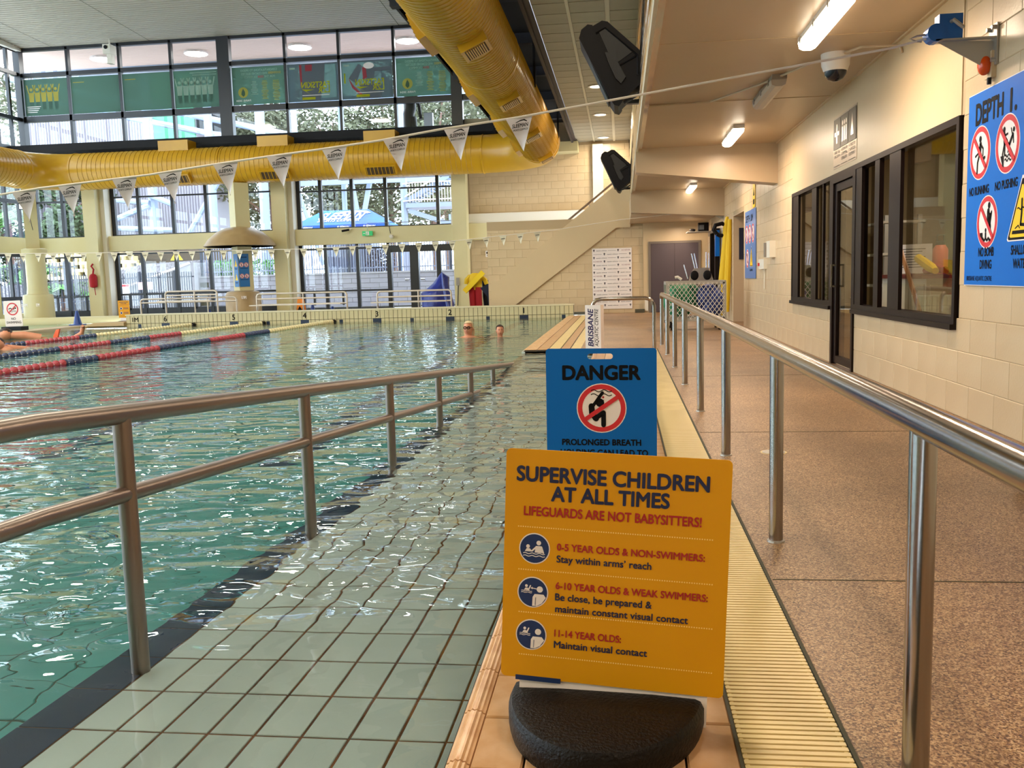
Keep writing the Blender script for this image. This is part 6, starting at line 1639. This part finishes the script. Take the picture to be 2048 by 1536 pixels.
# people on the upper balcony
sobj('ground_balcony', MB().box(-10, -4, 30.5, 32.6, 4.7, 4.86), render_grey)
t = thing('person', 'person in black trousers and striped top behind the clerestory', 'person', (-6.6, 31.5, 5))
b = MB(); b.tube([(-6.75, 31.5, 4.9), (-6.72, 31.5, 5.8), (-6.66, 31.5, 6.7), (-6.6, 31.5, 6.9), (-6.6, 31.5, 7.4)], [.11, .14, .20, .21, .2], 12).tube([(-6.45, 31.5, 4.9), (-6.48, 31.5, 5.9), (-6.55, 31.5, 6.6)], [.10, .13, .16], 12).tube([(-6.38, 31.4, 7.3), (-6.25, 31.35, 6.9), (-6.2, 31.3, 6.5)], [.07, .06, .05], 8).ell((-6.6, 31.5, 7.75), (.11, .13, .15), 12, 8)
b.v = [(x - .5, y, z) for x, y, z in b.v]
obj('body', b, black_rubber, t, smooth=True); obj('bag', MB().box(-6.6, -6.3, 31.3, 31.5, 6.1, 6.7), mat('stripe_cloth', '#b9bcc6', .7), t)
# glazed posters hung inside the clerestory's middle row
def poster(x0, x1, label, kind, m, z0=6.99, z1=8.20):
    t = thing('hanging_poster', label, 'poster', ((x0 + x1) / 2, 29.9, z0))
    M = frame((x0, 29.9, z0), (1, 0, 0), (0, 0, 1)); w, h = x1 - x0, z1 - z0
    obj('sheet', MB().box(0, w, 0, h, -.006, 0, M), m, t)
    d = Draw(M); gold, pl_, rd, gy, yl = [MATS['poster_' + q] for q in ('gold', 'pale', 'coral', 'grey_figure', 'yellow')]
    if kind == 'list':
        d.text(pl_, 'CONGRATULATIONS TO SPEEDO', w * .52, h * .88, .07, .0, width=w * .7, align='c', mirror=True)
        d.text(gold, 'SWIMMERS', w * .70, h * .79, .07, .02, width=w * .24, mirror=True); d.text(pl_, 'AND COACHES SELECTED', w * .18, h * .79, .07, .0, width=w * .50, mirror=True)
        d.text(pl_, 'FOR THE', w * .62, h * .70, .07, 0, width=w * .2, mirror=True); d.text(rd, '2024', w * .5, h * .70, .07, .02, width=w * .11, mirror=True); d.text(pl_, 'OLYMPICS', w * .24, h * .70, .07, 0, width=w * .24, mirror=True)
        rr2 = random.Random(5)
        for cx_, n_, mm2 in ((.84, 13, gold), (.62, 12, gold), (.42, 9, pl_)):
            for q in range(n_): ww = w * rr2.uniform(.07, .14); d.rect(mm2, w * cx_ - ww / 2, h * (.60 - .042 * q), w * cx_ + ww / 2, h * (.60 - .042 * q) + .022, 1)
        c = (w * .20, h * .33); d.disc(gold, c, .17, 1, 'logo', 32); d.poly(m, [(c[0] - .07, c[1] - .06), (c[0] - .05, c[1] + .03), (c[0], c[1] + .13), (c[0] + .06, c[1] + .02), (c[0] + .06, c[1] - .08), (c[0], c[1] - .14)], 3, 'logo')
        d.text(sign_white, 'PARIS 2024', c[0], h * .09, .06, .01, width=w * .28, align='c', mirror=True)
    elif kind in ('fast1', 'fast2'):
        if kind == 'fast1':
            d.poly(gy, [(w * .28, 0), (w * .26, h), (w * .75, h), (w * .72, h * .4), (w * .62, 0)], 1, 'figure_print'); d.poly(rd, [(w * .26, h * .4), (w * .24, h * .97), (w * .29, h * .97), (w * .29, h * .5)], 2, 'figure_print'); d.poly(rd, [(w * .36, h * .8), (w * .36, h * .97), (w * .50, h * .97), (w * .49, h * .8)], 2, 'figure_print')
        else:
            d.disc(gy, (w * .55, h * .66), .17, 2, 'figure_print', 24, ry=.26); d.poly(rd, [(w * .42, h * .5), (w * .41, h * .80), (w * .48, h * .9), (w * .50, h * .55)], 3, 'figure_print'); d.disc(sign_white, (w * .54, h * .86), .18, 4, 'figure_print', 20, ry=.10)
            d.poly(gy, [(w * .14, h * .55), (w * .34, h * .92), (w * .42, h * .85), (w * .28, h * .40)], 1, 'figure_print'); d.poly(rd, [(w * .14, h * .55), (w * .20, h * .30), (w * .36, h * .1), (w * .40, h * .12), (w * .24, h * .34)], 2, 'figure_print'); d.poly(gy, [(w * .62, h * .8), (w * .97, h * .82), (w * .97, h * .72), (w * .64, h * .7)], 1, 'figure_print'); d.poly(gy, [(w * .36, 0), (w * .36, h * .4), (w * .70, h * .4), (w * .78, 0)], 1, 'figure_print')
        d.text(yl, 'FASTSKIN', w * .27, h * .36, .19, .02, width=w * .56, mirror=True, z=6); d.text(yl, 'LZR', w * .60, h * .22, .16, .02, width=w * .23, mirror=True, z=6)
        d.poly(yl, [(w * .27, h * .33), (w * .52, h * .31), (w * .36, h * .27), (w * .46, h * .18)], 6); d.rect(yl, w * .28, h * .05, w * .54, h * .115, 6)
        d.rect(sign_white, w * .28, h * .155, w * .82, h * .17, 6); d.rect(pl_, w * .05, h * .86, w * .16, h * .91, 6)
        if kind == 'fast2': d.rect(yl, w * .05, h * .42, w * .08, h * .68, 6)
    elif kind in ('arms1', 'arms2'):
        n_ = 5 if kind == 'arms1' else 6; mm2 = gold if kind == 'arms1' else pl_
        for q in range(n_):
            x = w * (.16 + .70 * q / n_) if kind == 'arms1' else w * (.12 + .82 * q / n_); y = h * (.42 if kind == 'arms1' else .38)
            d.disc(mm2, (x, y + .36), .055, 2, 'figure_print', 12); d.poly(mm2, [(x - .08, y - .05), (x - .10, y + .26), (x + .10, y + .26), (x + .08, y - .05)], 1, 'figure_print')
            for s2 in (-1, 1): d.line(mm2, [(x + s2 * .09, y + .25), (x + s2 * .15, y + .50)], .04, 1, 'figure_print')
            d.rect(m, x - .07, y - .30, x + .07, y - .05, 1, 'figure_print')
        if kind == 'arms1':
            for q in range(4): d.rect(sign_white, w * .04, h * (.24 - .05 * q), w * (.36 - .03 * q), h * (.24 - .05 * q) + .022, 2)
        else: d.rect(pl_, w * .36, h * .92, w * .95, h * .935, 2); d.rect(pl_, w * .42, h * .86, w * .95, h * .875, 2)
    elif kind == 'plain':
        d.rect(gold, w * .05, h * .84, w * .28, h * .86, 2)
    d.build(t)
poster(-20.15, -18.56, 'green poster of gold figures with raised arms, leftmost on the clerestory', 'arms1', pgreen)
poster(-18.44, -16.70, 'plain green poster second from the clerestory corner', 'plain', pgreen)
poster(-16.58, -14.88, 'green poster second from the clerestory corner post, with lamp glare', 'plain', pgreen)
poster(-14.76, -13.18, 'green poster of a cheering team in pale jackets', 'arms2', pgreen)
poster(-12.72, -10.93, 'green name list poster right of the thick post', 'list', pgreen)
poster(-10.82, -9.11, 'dark poster of a swimsuit torso with mirrored yellow lettering', 'fast1', pdark)
poster(-8.99, -7.28, 'dark poster of a swimmer adjusting goggles with mirrored yellow lettering', 'fast2', pdark)
poster(-7.16, -5.36, 'green name list poster beside the duct', 'list', pgreen)

# trees
def tree(x, y, h, r, label, m, seed, z0=1.4, size=.17, n=2600):
    rr = random.Random(seed); t = thing('tree', label, 'tree', (x, y, z0))
    b = MB(); b.tube([(x, y, z0), (x + rr.uniform(-.3, .3), y, z0 + h * .5), (x + rr.uniform(-.6, .6), y, z0 + h)], [.22, .16, .05], 8)
    for k in range(9):
        a = rr.uniform(0, 2 * pi); zz = z0 + h * rr.uniform(.2, .8)
        b.tube([(x, y, zz), (x + cos(a) * r * .5, y + sin(a) * r * .4, zz + h * .15), (x + cos(a) * r, y + sin(a) * r * .8, zz + h * .22)], [.09, .05, .015], 5)
    obj('trunk', b, bark, t, smooth=True)
    f = MB()
    for k in range(10):
        c = (x + rr.uniform(-r, r) * .8, y + rr.uniform(-r, r) * .6, z0 + h * rr.uniform(.25, 1.0)); leaves(f, c, (r * .55, r * .5, r * .42), n // 10, size, rr)
    leafobj('foliage', f, m, t)
tree(-40, 50, 9, 3.0, 'dense tree at the far left beyond the garden fence', leaf_a, 1, 0.5, n=3500)
tree(-33.5, 47, 8, 3.2, 'leafy tree between the first two left windows', leaf_a, 2, 1, n=5000)
tree(-28.6, 45.5, 6.5, 2.0, 'broad-leaved tree above the crib wall', leaf_a, 6, 1, n=3500)
tree(-25.0, 58, 12, 4.5, 'olive gum tree right of the clad building', leaf_b, 3, n=7000)
tree(-20.0, 52, 9, 3.4, 'olive gum tree seen left of the mushroom column', leaf_b, 4, n=7000)
tree(-17.0, 54, 9, 3.0, 'grey-green gum tree left of the marquee', leaf_b, 5, n=6000)
tree(-14.0, 56, 11, 3.6, 'gum tree rising behind the marquee', leaf_b, 7, n=7000)
tree(-10.5, 52, 9, 2.6, 'thin gum tree between marquee and steel stair', leaf_b, 8, n=3500)
tree(-7.5, 55, 10, 3.2, 'gum tree behind the steel stair', leaf_b, 9, n=4000)
tree(-12.5, 66, 18, 5, 'tallest gum tree filling the upper clerestory panes', leaf_b, 10, n=6000, size=.22)
tree(-26, 68, 19, 5, 'tall gum tree behind the left clerestory panes', leaf_b, 12, n=6000, size=.22)
tree(-42, 64, 18, 6, 'tall gum tree beyond the clerestory corner', leaf_b, 14, n=6000, size=.22)
def palm(x, y, z0, h, label, seed):
    rr = random.Random(seed); t = thing('palm', label, 'palm', (x, y, z0)); obj('trunk', MB().tube([(x, y, z0), (x, y, z0 + h)], [.16, .11], 8), bark, t)
    for k in range(15):
        a = 2 * pi * k / 15 + rr.uniform(-.2, .2); b = MB(); L = 1.5; el = rr.uniform(.3, 1.0)
        pts = [Vector((x + cos(a) * L * s_ * cos(el * .6), y + sin(a) * L * s_ * cos(el * .6), z0 + h + L * s_ * sin(el) - 1.0 * s_ * s_)) for s_ in [i / 9 for i in range(10)]]
        side = Vector((-sin(a), cos(a), 0))
        for p0, p1 in zip(pts[1:], pts[2:]):
            for s2 in (-1, 1):
                tip = p0 + side * s2 * .42 + Vector((0, 0, -.25)); b.add([p0, p1, tip], [(0, 1, 2)])
        leafobj('frond', b, leaf_c if k % 3 == 0 else leaf_a, t)
palm(-25.9, 37.5, 0, 1.9, 'fan palm seen between the round column and the second column', 21)
palm(-23.9, 37.0, 0, 1.0, 'low bright palm left of the second cream column', 22)
palm(-28.3, 40, 1, 3.6, 'taller palm in the upper left window', 23)
hd = thing('hedge_shrub', 'bright green clipped shrub behind the grey fence', 'shrub', (-17.2, 40, 1.4))
b = MB(); [leaves(b, (-17.9 + .6 * k, 39.6, 1.8), (.5, .4, .45), 260, .09, rr) for k in range(5)]; leafobj('foliage', b, leaf_c, hd); obj('stem', MB().tube([(-17.2, 40, 1.4), (-17.2, 40, 1.7)], .04, 5), bark, hd)

t = thing('fence_notice', 'small white and red notice on the dark picket fence outside', 'notice', (-19.6, 34.9, 1))
obj('sheet', MB().box(-20.05, -19.75, 34.93, 34.96, .75, 1.22), sign_white, t); obj('red_band', MB().box(-20.05, -19.75, 34.92, 34.93, 1.12, 1.20), sign_red, t)
t = thing('fence_notice', 'wide pink notice on the dark picket fence outside', 'notice', (-19, 34.9, 1))
obj('sheet', MB().box(-19.35, -18.75, 34.93, 34.96, .98, 1.28), mat('faded_pink', '#d9a9ac', .6), t)
t = thing('caution_board', 'yellow triangular caution board on the outside wall behind the left windows', 'sign', (-19.9, 42, 2.5))
obj('board', MB().prism([(-21.0, 2.3), (-20.4, 2.3), (-20.7, 2.75)], 41.0, 41.04, 'Y'), tri_yellow, t); obj('post', MB().box(-20.75, -20.65, 41.04, 41.1, 1.4, 2.4), galv, t)
